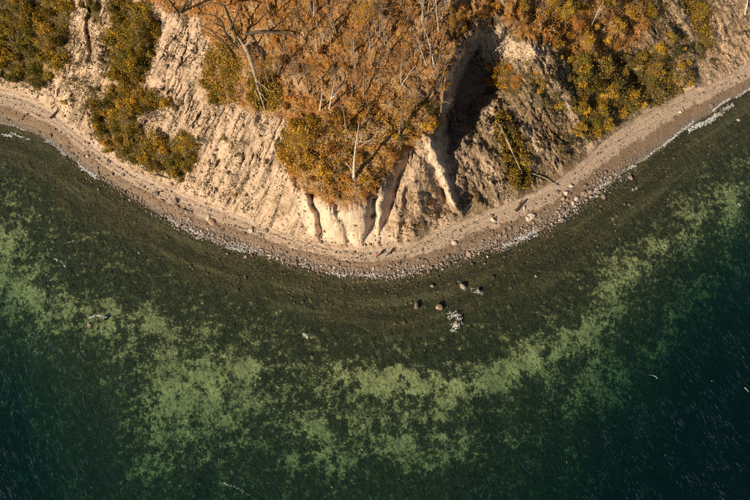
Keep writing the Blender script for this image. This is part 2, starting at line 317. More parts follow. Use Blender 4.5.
def mat_seabed():
    m, t = mat('seabed'); q = N(t); P = q.pos()
    sep = q.n('ShaderNodeSeparateColor'); q.lk(q.attr('cover').outputs['Color'], sep.inputs[0]); sand, near = sep.outputs[0], sep.outputs[1]
    n0 = q.noise(P, .22, 5, .65); n1 = q.noise(P, .9, 5, .7); n2 = q.noise(P, 2.4, 4, .7); n3 = q.noise(P, 6, 2, .6)
    k = q.math('ADD', sand, q.math('ADD', q.math('MULTIPLY', q.math('SUBTRACT', n1, .5), 3.2), q.math('MULTIPLY', q.math('SUBTRACT', n2, .5), 2.8)))
    k = q.math('ADD', k, q.math('MULTIPLY', q.math('SUBTRACT', n0, .5), 2.2))
    sandc = q.mix(q.ramp(n0, .35, .65), (.48, .44, .205), (.32, .305, .14))
    weed = q.mix(q.ramp(n2, .4, .62), (.050, .053, .024), (.018, .021, .011)); weed = q.mix(q.math('MULTIPLY', q.ramp(n1, .50, .66), .6), weed, (.085, .09, .034))
    dots = q.math('MAXIMUM', q.ramp(q.noise(P, 1.7, 3, .6), .56, .62), q.ramp(q.noise(P, .8, 4, .65), .56, .63))
    col = q.mix(q.math('MULTIPLY', q.ramp(k, .22, 1.1), q.math('SUBTRACT', 1.0, q.math('MULTIPLY', dots, .55))), weed, sandc)
    rock = q.mix(q.ramp(n2, .42, .6), (.092, .078, .036), (.030, .029, .015)); rock = q.mix(q.math('MULTIPLY', q.ramp(n3, .58, .68), .7), rock, (.165, .14, .065))
    rock = q.mix(q.math('MULTIPLY', q.ramp(n0, .45, .6), .75), rock, (.042, .045, .021))
    swell_bands = q.noise(q.mapv(q.attr('flow').outputs['Vector'], (1, .10, 1)), .42, 5, .62)  # light and dark of shore-parallel swell, painted into the bed colour
    rock = q.mix(q.math('MULTIPLY', q.ramp(swell_bands, .50, .60), .62), rock, (.028, .03, .016)); rock = q.mix(q.math('MULTIPLY', q.ramp(swell_bands, .46, .38), .5), rock, (.125, .125, .06))
    col = q.mix(q.ramp(q.math('ADD', near, q.math('MULTIPLY', q.math('SUBTRACT', n0, .5), .7)), .3, .7), col, rock)
    q.out(q.diffuse(col, .9, q.bump(q.math('ADD', n2, q.math('MULTIPLY', n3, .5)), .8, .3))); return m
def mat_water():
    m, t = mat('sea_water'); q = N(t); P = q.pos()
    rot = q.n('ShaderNodeMapping'); q.lk(P, rot.inputs[0]); rot.inputs['Rotation'].default_value = (0, 0, R(-30)); r1 = rot.outputs[0]
    w1 = q.noise(q.mapv(r1, (1, .28, 1)), .8, 3, .55); w2 = q.noise(q.mapv(r1, (1, .4, 1)), 2.4, 2, .5)
    rip = q.math('ADD', w1, q.math('MULTIPLY', w2, .2))
    nor = q.bump(rip, 1.0, .5)
    tr = q.n('ShaderNodeBsdfTransparent')
    gl = q.n('ShaderNodeBsdfGlossy'); gl.inputs['Roughness'].default_value = .06; q.lk(nor, gl.inputs['Normal'])
    lw = q.n('ShaderNodeLayerWeight'); lw.inputs[0].default_value = .5; q.lk(nor, lw.inputs['Normal'])
    fre = q.math('ADD', .022, q.math('MULTIPLY', q.math('POWER', lw.outputs['Facing'], 5.0), .95))
    mx = q.n('ShaderNodeMixShader'); q.lk(fre, mx.inputs[0]); q.lk(tr.outputs[0], mx.inputs[1]); q.lk(gl.outputs[0], mx.inputs[2])
    ab = q.n('ShaderNodeVolumeAbsorption'); ab.inputs[0].default_value = (.10, .50, .40, 1); ab.inputs[1].default_value = .125
    sc_ = q.n('ShaderNodeVolumeScatter'); sc_.inputs[0].default_value = (.05, .32, .46, 1); sc_.inputs[1].default_value = .0085
    ad = q.n('ShaderNodeAddShader'); q.lk(ab.outputs[0], ad.inputs[0]); q.lk(sc_.outputs[0], ad.inputs[1])
    q.out(mx.outputs[0], ad.outputs[0]); return m
def mat_leaf():
    m, t = mat('leaves'); q = N(t)
    oi = q.n('ShaderNodeObjectInfo'); g = q.n('ShaderNodeNewGeometry'); ri = g.outputs['Random Per Island']
    hsv = q.n('ShaderNodeHueSaturation'); q.lk(oi.outputs['Color'], hsv.inputs['Color'])
    q.lk(q.math('ADD', .475, q.math('MULTIPLY', ri, .05)), hsv.inputs['Hue'])
    q.lk(q.math('ADD', .42, q.math('MULTIPLY', q.math('POWER', q.math('FRACT', q.math('MULTIPLY', ri, 17.31)), 1.4), 1.3)), hsv.inputs['Value'])
    c = hsv.outputs[0]
    tw = q.math('GREATER_THAN', q.math('FRACT', q.math('MULTIPLY', ri, 7.77)), .86)
    c = q.mix(tw, c, (.13, .10, .07))
    d = q.n('ShaderNodeBsdfDiffuse'); q.lk(c, d.inputs[0]); tl = q.n('ShaderNodeBsdfTranslucent'); q.lk(c, tl.inputs[0])
    mx = q.n('ShaderNodeMixShader'); mx.inputs[0].default_value = .25; q.lk(d.outputs[0], mx.inputs[1]); q.lk(tl.outputs[0], mx.inputs[2])
    q.out(mx.outputs[0]); return m
def mat_bark(name, a, b):
    m, t = mat(name); q = N(t); tc = q.n('ShaderNodeTexCoord').outputs['Object']; n = q.noise(q.mapv(tc, (1, 1, 2.2)), 3.5, 4, .65)
    q.out(q.diffuse(q.mix(q.ramp(n, .42, .62), a, b), .9, q.bump(n, .5, .05))); return m
def mat_stone():
    m, t = mat('stone'); q = N(t); oi = q.n('ShaderNodeObjectInfo'); tc = q.n('ShaderNodeTexCoord').outputs['Object']
    n = q.noise(tc, 2.2, 5, .65); g = q.n('ShaderNodeNewGeometry').outputs['Random Per Island']
    c = q.mix(q.ramp(n, .38, .66), oi.outputs['Color'], q.mix(.55, oi.outputs['Color'], (.08, .065, .05)))
    hsv = q.n('ShaderNodeHueSaturation'); q.lk(c, hsv.inputs['Color']); q.lk(q.math('ADD', .55, q.math('MULTIPLY', g, .95)), hsv.inputs['Value'])
    q.out(q.diffuse(hsv.outputs[0], .85, q.bump(n, .6, .15), .25)); return m
def mat_plain(name, c, rough=.9):
    m, t = mat(name); q = N(t); n = q.noise(q.n('ShaderNodeTexCoord').outputs['Object'], 9, 3)
    q.out(q.diffuse(q.mix(q.ramp(n, .3, .7), c, tuple(x*.75 for x in c)), rough)); return m
def mat_foam():
    m, t = mat('foam'); q = N(t); P = q.pos(); n = q.noise(P, 5.5, 4, .7); f = q.math('MULTIPLY', q.ramp(n, .38, .66), .92)
    d = q.n('ShaderNodeBsdfDiffuse'); d.inputs[0].default_value = (.86, .87, .88, 1); tr = q.n('ShaderNodeBsdfTransparent')
    mx = q.n('ShaderNodeMixShader'); q.lk(f, mx.inputs[0]); q.lk(tr.outputs[0], mx.inputs[1]); q.lk(d.outputs[0], mx.inputs[2]); q.out(mx.outputs[0]); return m
def mat_glint():  # pale blue tint standing in for sky reflected by ripples
    m, t = mat('sky_glint'); q = N(t); d = q.n('ShaderNodeBsdfDiffuse'); d.inputs[0].default_value = (.36, .50, .58, 1); tr = q.n('ShaderNodeBsdfTransparent')
    mx = q.n('ShaderNodeMixShader'); q.lk(q.math('MULTIPLY', q.ramp(q.noise(q.pos(), 2.0, 3, .6), .30, .70), .30), mx.inputs[0]); q.lk(tr.outputs[0], mx.inputs[1]); q.lk(d.outputs[0], mx.inputs[2]); q.out(mx.outputs[0]); return m
M = dict(glint=mat_glint(), cliff=mat_cliff(), beach=mat_beach(), seabed=mat_seabed(), water=mat_water(), leaf=mat_leaf(), stone=mat_stone(), foam=mat_foam(),
  pale=mat_bark('pale_bark', (.62, .54, .44), (.36, .29, .22)), brown=mat_bark('brown_bark', (.30, .21, .13), (.16, .11, .07)), dark=mat_bark('dark_bark', (.10, .075, .055), (.05, .04, .03)),
  weather=mat_bark('weathered_wood', (.40, .31, .22), (.22, .165, .12)), grey=mat_bark('grey_twigs', (.34, .25, .17), (.22, .15, .10)))

# ------------------------------------------------------------------ mesh helpers
def mesh_from(name, V, F, mat_=None, smooth=True):
    """V (n,3), F (m,k) arrays"""
    V = np.asarray(V, np.float32); F = np.asarray(F, np.int32); k = F.shape[1]
    me = bpy.data.meshes.new(name); me.vertices.add(len(V)); me.vertices.foreach_set('co', V.ravel())
    me.loops.add(F.size); me.loops.foreach_set('vertex_index', F.ravel())
    me.polygons.add(len(F)); me.polygons.foreach_set('loop_start', np.arange(0, F.size, k, dtype=np.int32))
    me.polygons.foreach_set('use_smooth', np.full(len(F), bool(smooth)))
    me.update(calc_edges=True); me.validate()
    if mat_: me.materials.append(mat_)
    return me
def link(name, data, parent=None):
    o = bpy.data.objects.new(name, data); COL.objects.link(o)
    if parent is not None: o.parent = parent
    return o
def tag(o, label=None, cat=None, group=None, kind=None):
    for k, x in (('label', label), ('category', cat), ('group', group), ('kind', kind)):
        if x: o[k] = x
    return o

# ------------------------------------------------------------------ terrain grid
def axis(parts):
    a = []
    for x0, x1, s in parts: a.append(np.arange(x0, x1, s))
    return np.concatenate(a+[[parts[-1][1]]])
GU = axis([(-320, -120, 8), (-120, 0, 3), (0, 750, .8), (750, 870, 3), (870, 1070, 8)])
GV = axis([(-240, -100, 8), (-100, 0, 3), (0, 280, .8), (280, 505, 1.6), (505, 620, 5), (620, 760, 10)])
UU, VV = np.meshgrid(GU, GV)
ZZ, A = surface(UU, VV)
XYZ = ray_at(UU, VV, ZZ)
def H(u, v):
    i = int(np.clip(np.searchsorted(GU, u)-1, 0, len(GU)-2)); j = int(np.clip(np.searchsorted(GV, v)-1, 0, len(GV)-2))
    s = (u-GU[i])/(GU[i+1]-GU[i]); t = (v-GV[j])/(GV[j+1]-GV[j])
    return float((ZZ[j, i]*(1-s)+ZZ[j, i+1]*s)*(1-t)+(ZZ[j+1, i]*(1-s)+ZZ[j+1, i+1]*s)*t)
def PW(u, v, lift=0.0): return Vector(ray_at(u, v, H(u, v)+lift))
def PWn(u, v):
    """many ground points at once (nearest grid sample)"""
    i = np.clip(np.searchsorted(GU, u), 0, len(GU)-1); j = np.clip(np.searchsorted(GV, v), 0, len(GV)-1)
    return ray_at(u, v, ZZ[j, i])
nv, nu = ZZ.shape
idx = np.arange(nv*nu).reshape(nv, nu)
quads = np.stack([idx[:-1, :-1], idx[1:, :-1], idx[1:, 1:], idx[:-1, 1:]], -1).reshape(-1, 4)
dFc = (A['dF'][:-1, :-1]+A['dF'][1:, 1:])/2; dSc = (A['dS'][:-1, :-1]+A['dS'][1:, 1:])/2
cls = np.where(dFc > 0, 0, np.where(dSc < 2, 1, 2)).ravel()
def sub(name, k, m, attrs):
    q = quads[cls == k]; ids, inv = np.unique(q, return_inverse=True)
    me = mesh_from(name, XYZ.reshape(-1, 3)[ids], inv.reshape(-1, 4), m)
    for an, (typ, arr) in attrs.items():
        at = me.attributes.new(an, typ, 'POINT'); a = np.asarray(arr, np.float32).reshape(nv*nu, -1)[ids]
        at.data.foreach_set('vector' if typ == 'FLOAT_VECTOR' else 'color', a.ravel())
    return tag(link(name, me), kind='structure')
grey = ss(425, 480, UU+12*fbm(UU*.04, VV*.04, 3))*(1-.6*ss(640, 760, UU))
shaded_earth = ss(-2, 6, poly_sd(UU, VV, [(452,66),(466,52),(482,62),(508,82),(486,112),(470,134),(462,160),(450,160),(446,130),(452,100)]))  # dark gully soil, also painted to the outline of the gully's shadow
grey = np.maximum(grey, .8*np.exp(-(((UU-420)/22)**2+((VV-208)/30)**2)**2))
zeros = np.zeros_like(UU)
sub('cliff', 0, M['cliff'], {'flow': ('FLOAT_VECTOR', np.stack([A['s']*.2, VV*.2, shaded_earth], -1)), 'cover': ('FLOAT_COLOR', np.stack([A['lit'], A['gr'], grey, A['face']], -1))})
sub('beach', 1, M['beach'], {'flow': ('FLOAT_VECTOR', np.stack([A['t'], UU*.2, zeros], -1))})
near = ss(62, 26, A['dS']+14*fbm(UU*.04, VV*.04, 3)-18*np.exp(-((UU-430)/150)**2))
sub('seabed', 2, M['seabed'], {'cover': ('FLOAT_COLOR', np.stack([sand_mask(UU, VV), near, zeros, zeros+1], -1)), 'flow': ('FLOAT_VECTOR', np.stack([A['dS']*.2, UU*.2, zeros], -1))})

# the sea: a closed body of water whose surface runs on past the frame
def box_mesh(name, x0, x1, y0, y1, z0, z1, m):
    V = [(x, y, z) for z in (z0, z1) for y in (y0, y1) for x in (x0, x1)]
    F = [(0, 2, 3, 1), (4, 5, 7, 6), (0, 1, 5, 4), (2, 6, 7, 3), (0, 4, 6, 2), (1, 3, 7, 5)]
    return mesh_from(name, V, F, m, False)
tag(link('sea', box_mesh('sea', -900, 900, -900, 105, -45, 0.0, M['water'])), kind='structure')

# ------------------------------------------------------------------ tubes, stones, leaves
def tube(pts, rad, sides=5, cap=True):
    pts = [Vector(p) for p in pts]; V = []; F = []; n = len(pts)
    for i, p in enumerate(pts):
        d = (pts[min(i+1, n-1)]-pts[max(i-1, 0)]).normalized()
        a = d.orthogonal().normalized() if i == 0 else (a-d*a.dot(d)).normalized()
        b = d.cross(a)
        for k in range(sides):
            t = 2*math.pi*k/sides; V.append(p+(a*math.cos(t)+b*math.sin(t))*rad[i])
    for i in range(n-1):
        for k in range(sides):
            k2 = (k+1) % sides; F.append((i*sides+k, i*sides+k2, (i+1)*sides+k2, (i+1)*sides+k))
    return [tuple(v) for v in V], F
class MB:
    def __init__(s): s.V = []; s.F = []
    def add(s, VF):
        o = len(s.V); s.V += VF[0]; s.F += [tuple(i+o for i in f) for f in VF[1]]
    def mesh(s, name, m): return mesh_from(name, s.V, s.F, m)
def bend(p0, d, L, n, rnd, wob, up=0.0):
    pts = [Vector(p0)]; d = Vector(d).normalized()
    for i in range(n):
        d = (d+Vector((rnd.uniform(-1, 1), rnd.uniform(-1, 1), rnd.uniform(-1, 1)))*wob+Vector((0, 0, up))).normalized()
        pts.append(pts[-1]+d*(L/n))
    return pts
def bare_tree(seed, h=12.0, r=.19, fork=False, dens=1.0):
    """trunk and branches of a leafless tree, standing on the origin"""
    rnd = random.Random(seed); T = MB(); B = MB()
    main = bend((0, 0, -.4), (rnd.uniform(-.08, .08), rnd.uniform(-.08, .08), 1), h, 9, rnd, .07, .05)
    rr = [r*(1-.86*(i/9)**.9) for i in range(10)]; rr[0] *= 1.35
    T.add(tube(main, rr, 6))
    starts = [(main, rr, 1.0)]
    if fork:
        i = 3; p = main[i]; f2 = bend(p, (rnd.choice((-1, 1))*.5, rnd.uniform(-.4, .4), 1), h*.6, 6, rnd, .09, .06); r2 = [r*.62*(1-.85*k/6) for k in range(7)]
        T.add(tube(f2, r2, 5)); starts.append((f2, r2, .7))
    for path, rad, sc in starts:
        n = len(path)
        for k in range(int(15*dens*sc)):
            i = rnd.randint(max(2, n//3), n-2); p = path[i].lerp(path[i+1], rnd.random()); az = rnd.uniform(0, 2*math.pi)
            L = h*rnd.uniform(.13, .30)*sc*(1.15-.5*i/n); el = rnd.uniform(.25, .95)
            b = bend(p, (math.cos(az), math.sin(az), el), L, 4, rnd, .16, .06); r0 = rad[i]*rnd.uniform(.32, .5)
            B.add(tube(b, [r0*(1-.75*j/4) for j in range(5)], 4))
            for _ in range(3):
                j = rnd.randint(1, 3); az2 = az+rnd.uniform(-1.3, 1.3)
                c = bend(b[j], (math.cos(az2), math.sin(az2), rnd.uniform(.1, .9)), L*rnd.uniform(.35, .65), 3, rnd, .2, .04)
                B.add(tube(c, [max(.018, r0*.5*(1-.7*q/3)) for q in range(4)], 3))
                for __ in range(2):
                    az3 = az2+rnd.uniform(-1.2, 1.2); e = bend(c[rnd.randint(1, 2)], (math.cos(az3), math.sin(az3), rnd.uniform(0, .9)), L*rnd.uniform(.2, .35), 2, rnd, .2)
                    B.add(tube(e, [.02, .016, .01], 3))
    return T, B
def leaf_cloud(rng, blobs, n, size, flat=.0):
    """n leaf quads spread through lumpy blobs (cx,cy,cz,r)"""
    bl = np.array(blobs); wgt = bl[:, 3]**2; k = rng.choice(len(bl), n, p=wgt/wgt.sum())
    d = rng.normal(size=(n, 3)); d /= np.linalg.norm(d, axis=1)[:, None]; rad = rng.uniform(.25, 1, n)**.5*(1+.18*rng.normal(size=n))
    c = bl[k, :3]+d*(rad*bl[k, 3])[:, None]*np.array([1, 1, .85]); c[:, 2] = np.maximum(c[:, 2], .05)
    nrm = d*.9+rng.normal(size=(n, 3))*.75+np.array([0, 0, .35+flat]); nrm /= np.linalg.norm(nrm, axis=1)[:, None]
    a = np.cross(nrm, rng.normal(size=(n, 3))); a /= np.linalg.norm(a, axis=1)[:, None]; b = np.cross(nrm, a)
    s = size*rng.uniform(.55, 1.35, n)[:, None]
    V = np.stack([c-a*s*.9, c-b*s*.45+nrm*s*.12, c+a*s*.9, c+b*s*.45+nrm*s*.12], 1).reshape(-1, 3)
    return V, np.arange(4*n).reshape(-1, 4)
def shrub_proto(seed, R_=1.5):
    rng = np.random.default_rng(seed); nb = rng.integers(5, 9); bl = [(0, 0, R_*.55, R_*.62)]
    for _ in range(nb):
        a = rng.uniform(0, 6.28); q = R_*rng.uniform(.35, .75); bl.append((q*math.cos(a), q*math.sin(a), R_*rng.uniform(.3, .95), R_*rng.uniform(.28, .48)))
    V, F = leaf_cloud(rng, bl, 1000, .125); fo = mesh_from('foliage', V, F, M['leaf'], False)
    rnd = random.Random(seed); S = MB()
    for _ in range(7):
        a = rnd.uniform(0, 6.28); S.add(tube(bend((0, 0, -.3), (math.cos(a)*.7, math.sin(a)*.7, 1), R_*1.5, 4, rnd, .15), [.05, .045, .035, .025, .012], 4))
    return fo, S.mesh('stems', M['brown'])
def stone_mesh(seed, sub_=2):
    import bmesh
    bm = bmesh.new(); bmesh.ops.create_icosphere(bm, subdivisions=sub_, radius=.5); rng = np.random.default_rng(seed)
    sc = rng.uniform(.75, 1.15, 3)*np.array([1.1, .95, .78]); cuts = [(Vector(rng.normal(size=3)).normalized(), rng.uniform(.28, .42)) for _ in range(7)]
    for vtx in bm.verts:
        p = vtx.co
        for nn, dd in cuts:
            e = p.dot(nn)-dd
            if e > 0: p -= nn*e*.85
        vtx.co = Vector((p.x*sc[0], p.y*sc[1], p.z*sc[2]))*(1+.05*rng.normal())
    me = bpy.data.meshes.new('stone'); bm.to_mesh(me); bm.free(); me.materials.append(M['stone']); return me

# ------------------------------------------------------------------ boulders (pixel, width in px, tone)
TONES = {'d': (.16, .125, .095), 'b': (.30, .20, .135), 'p': (.44, .36, .285), 'g': (.27, .23, .19)}
TW = {'d': 'dark', 'b': 'brown', 'p': 'pale', 'g': 'grey'}
BOULD = [(175,202,6,'d'),(177,207,4,'b'),(183,210,4.5,'d'),(187,212,4.5,'g'),(191,212,3.5,'d'),(189,219,4,'g'),(208,218,4.5,'p'),(212,222,6.5,'b'),(222,230,5.5,'d'),(222,209,4.5,'p'),(251,230,5.5,'p'),(195,194,3,'d'),(205,196,3,'d'),
 (163,201,3.5,'d'),(198,238,3.5,'g'),(204,236,3.5,'d'),(244,233,3.5,'d'),(260,235,3.5,'d'),(123,175,3.5,'d'),(126,173,2.6,'g'),(142,174,4,'p'),(172,184,5.5,'b'),(157,194,4.5,'d'),(144,187,3,'g'),(88,156,3.5,'p'),(100,178,3.5,'d'),(109,162,3,'d'),
 (51,135,5,'d'),(39,132,3.2,'d'),(74,126,3.4,'p'),(92,139,3.4,'d'),(267,230,4.5,'d'),(271,225,3.4,'d'),(311,240,4.5,'b'),(321,242,5,'d'),(346,246,3.2,'b'),(426,260,3.4,'d'),(420,265,3.4,'d'),(398,264,3.2,'d'),(391,265,3,'g'),(360,256,2.6,'d'),
 (493,220,5,'p'),(454,243,5,'p'),(468,254,5.5,'b'),(454,256,3.4,'d'),(487,228,2.8,'d'),(504,231,4.5,'d'),(510,222,2.8,'d'),(528,219,5.2,'p'),(524,208,4,'p'),(518,230,3.4,'d'),(526,230,3.4,'b'),(557,192,4.2,'d'),(571,186,4.5,'p'),(585,186,4,'d'),
 (583,193,5.5,'d'),(590,192,4.5,'b'),(566,193,4.5,'p'),(563,199,4.5,'b'),(576,199,4.5,'p'),(531,216,6.5,'p'),(562,220,5.5,'d'),(545,226,4.5,'d'),(537,226,3.4,'d'),(563,210,4.5,'d'),(573,203,4.5,'p'),(598,192,4.5,'d'),(680,112,2.8,'p'),(710,82,4.2,'b'),
 (711,106,3.4,'d'),(720,114,4.5,'d'),(738,120,2.6,'p')]
SEA_B = [(416,307,6,'d'),(439,308,6,'b'),(455,325,5.5,'g'),(462,287,5.5,'g'),(95,327,5.5,'d'),(432,286,4.5,'d'),(603,197,4,'d'),(478,292,4,'g'),(630,178,4.5,'d')]
STR = [(-99,95,'left-hand beach below the olive thicket'),(95,180,'beach below the round golden thicket'),(180,290,'beach below the bare streaked slope'),(290,385,'beach below the fluted clay bluff'),
 (385,480,'beach below the dark gully'),(480,545,'beach beyond the gully mouth'),(545,620,'stony beach corner'),(620,999,'right-hand beach')]
ORD = ['first','second','third','fourth','fifth','sixth','seventh','eighth','ninth','tenth','eleventh','twelfth','thirteenth','fourteenth','fifteenth','sixteenth','seventeenth','eighteenth','nineteenth','twentieth']+['twenty-first','twenty-second','twenty-third','twenty-fourth','twenty-fifth','twenty-sixth','twenty-seventh','twenty-eighth','twenty-ninth','thirtieth']+['later']*40
STONES = [stone_mesh(100+i) for i in range(8)]
def boulder(u, v, wpx, tone, label, group, name='boulder', sink=.33, absz=None):
    z = H(u, v); p = ray_at(u, v, z); scale = np.linalg.norm(p-CAM)/FOC
    d = wpx*scale*1.15; o = link(name, random.choice(STONES))
    zz = z if absz is None else absz
    o.location = (p[0], p[1], zz+d*(.36-sink)); o.scale = (d*random.uniform(.9, 1.15), d*random.uniform(.85, 1.1), d*random.uniform(.85, 1.1)); o.rotation_euler = (random.uniform(-.25, .25), random.uniform(-.25, .25), random.uniform(0, 6.28))
    j = random.uniform(.85, 1.15); c = TONES[tone]; o.color = (c[0]*j, c[1]*j, c[2]*j, 1)
    return tag(o, label, 'boulder', group)
for a, b, where in STR:
    bs = sorted([q for q in BOULD if a <= q[0] < b])
    for i, q in enumerate(bs):
        boulder(*q, f'{TW[q[3]]} boulder, {ORD[i]} boulder from the left on the {where}', 'boulders along the beach')
for i, q in enumerate(sorted(SEA_B)):
    lab = {416: 'dark boulder breaking the shallow water, left of a pair below the dark gully', 439: 'brown boulder breaking the shallow water, right of a pair below the dark gully', 455: 'grey boulder washed by the large lone foam patch off the point',
           95: 'dark boulder under foam arcs in the left-hand shallows'}.get(q[0], f'{TW[q[3]]} boulder in the shallows, {ORD[i]} from the left of the boulders standing in water')
    boulder(*q, lab, 'boulders standing in the shallows', absz=-.05 if q[0] != 95 else -.45)
for k in range(205):                                              # cobbles of the stony strip that show singly
    u = random.choice([random.uniform(90, 620), random.uniform(180, 420), random.uniform(470, 600)]); t = random.gauss(.97, .15); v = foot(u)+(shore(u)-foot(u))*t
    z_ = [w_ for a, b, w_ in STR if a <= u < b][0]
    o = boulder(u, v, random.uniform(1.3, 2.7), random.choice('ddbgggp'), f'small rounded cobble in the waterline stones of the {z_}', f'cobbles of the {z_}', 'cobble', .2)
    o['category'] = 'cobble'
def stone_field(name, u, v, dia, zoff, label, colr, seed):
    """many small stones joined into one real mesh"""
    rng = np.random.default_rng(seed); n = len(u); P = PWn(u, v); P[:, 2] += zoff*dia
    base = np.array([(1,0,0),(-1,0,0),(0,1,0),(0,-1,0),(0,0,.8),(0,0,-.6)], float)
    F0 = np.array([(0,2,4),(2,1,4),(1,3,4),(3,0,4),(2,0,5),(1,2,5),(3,1,5),(0,3,5)])
    an = rng.uniform(0, 6.28, n); c, s = np.cos(an), np.sin(an); Rm = np.zeros((n, 3, 3)); Rm[:, 0, 0] = c; Rm[:, 0, 1] = -s; Rm[:, 1, 0] = s; Rm[:, 1, 1] = c; Rm[:, 2, 2] = 1
    sc = dia[:, None]*.5*rng.uniform(.7, 1.3, (n, 3)); loc = base[None]*sc[:, None, :]*rng.uniform(.8, 1.2, (n, 6, 1))
    V = np.einsum('nij,nkj->nki', Rm, loc)+P[:, None, :]
    F = (F0[None]+6*np.arange(n)[:, None, None]).reshape(-1, 3)
    o = link(name, mesh_from(name, V.reshape(-1, 3), F, M['stone'])); o.color = (*colr, 1); return tag(o, label, 'stones', kind='stuff')
n = 8500; u = np.concatenate([RNG.uniform(60, 640, n//2), RNG.uniform(170, 430, n//4), RNG.uniform(440, 610, n//4)]); t = RNG.normal(.95, .17, len(u)); t = np.where(t < .62, 1.0, t)
kp = RNG.random(len(u)) < .12+.88*ss(-.35, .3, fbm(u*.022+3, t*2.2, 3)); u, t = u[kp], t[kp]
stone_field('shore_stones', u, foot(u)+(shore(u)-foot(u))*t, RNG.gamma(2, .105, len(u))+.08, .08, 'strip of wet grey and brown stones along the waterline', (.23, .18, .14), 1)
n = 3400; u = RNG.uniform(-60, 800, n); t = RNG.choice([.22, .42, .6], n)+.05*fbm(u*.02, u*0+2, 3)+.02*RNG.normal(size=n)
kp = fbm(u*.035+7, t*9, 3) > -.05; u, t = u[kp], t[kp]
stone_field('wrack', u, foot(u)+(shore(u)-foot(u))*t, RNG.gamma(1.6, .06, len(u))+.06, .1, 'dark broken wrack lines along the beach', (.085, .065, .04), 8)
n = 3600; u = np.concatenate([RNG.uniform(165, 430, 2400), RNG.uniform(460, 620, 1200)]); t = RNG.normal(.98, .13, n)
stone_field('shingle', u, foot(u)+(shore(u)-foot(u))*t, RNG.gamma(1.6, .09, n)+.07, .12, 'pale mixed shingle at the water edge along the middle beach', (.40, .33, .28), 6)
n = 4200; u = RNG.uniform(-60, 800, n); t = np.clip(RNG.normal(.35, .35, n), -.08, .95)
stone_field('beach_pebbles', u, foot(u)+(shore(u)-foot(u))*t, RNG.gamma(1.6, .075, n)+.06, .15, 'scattered pebbles on the pale beach sand', (.22, .175, .135), 2)
n = 13000; u = RNG.uniform(-40, 790, n); d = RNG.gamma(1.1, 22, n); u2 = u
keep = RNG.random(n) < np.clip(.35+.65*np.exp(-((u-400)/190)**2), 0, 1); u, d = u[keep], d[keep]
stone_field('seabed_stones', u, shore(u)+d+1, RNG.gamma(1.1, .16, len(u))+.08, -.12, 'brown stones lying on the shallow sea bed', (.11, .09, .042), 3)
n = 5200; u = RNG.uniform(-40, 790, n); d = 3+150*RNG.random(n)**1.6
vv = foot(u)-d; lit_, gr_ = veg_mask(u, vv); kp = (np.maximum(lit_, gr_) < .4); u, vv = u[kp], vv[kp]
stone_field('slope_clods', u, vv, RNG.gamma(1.7, .14, len(u))+.08, .1, 'clods and stones scattered down the bare clay slope', (.30, .225, .155), 5)

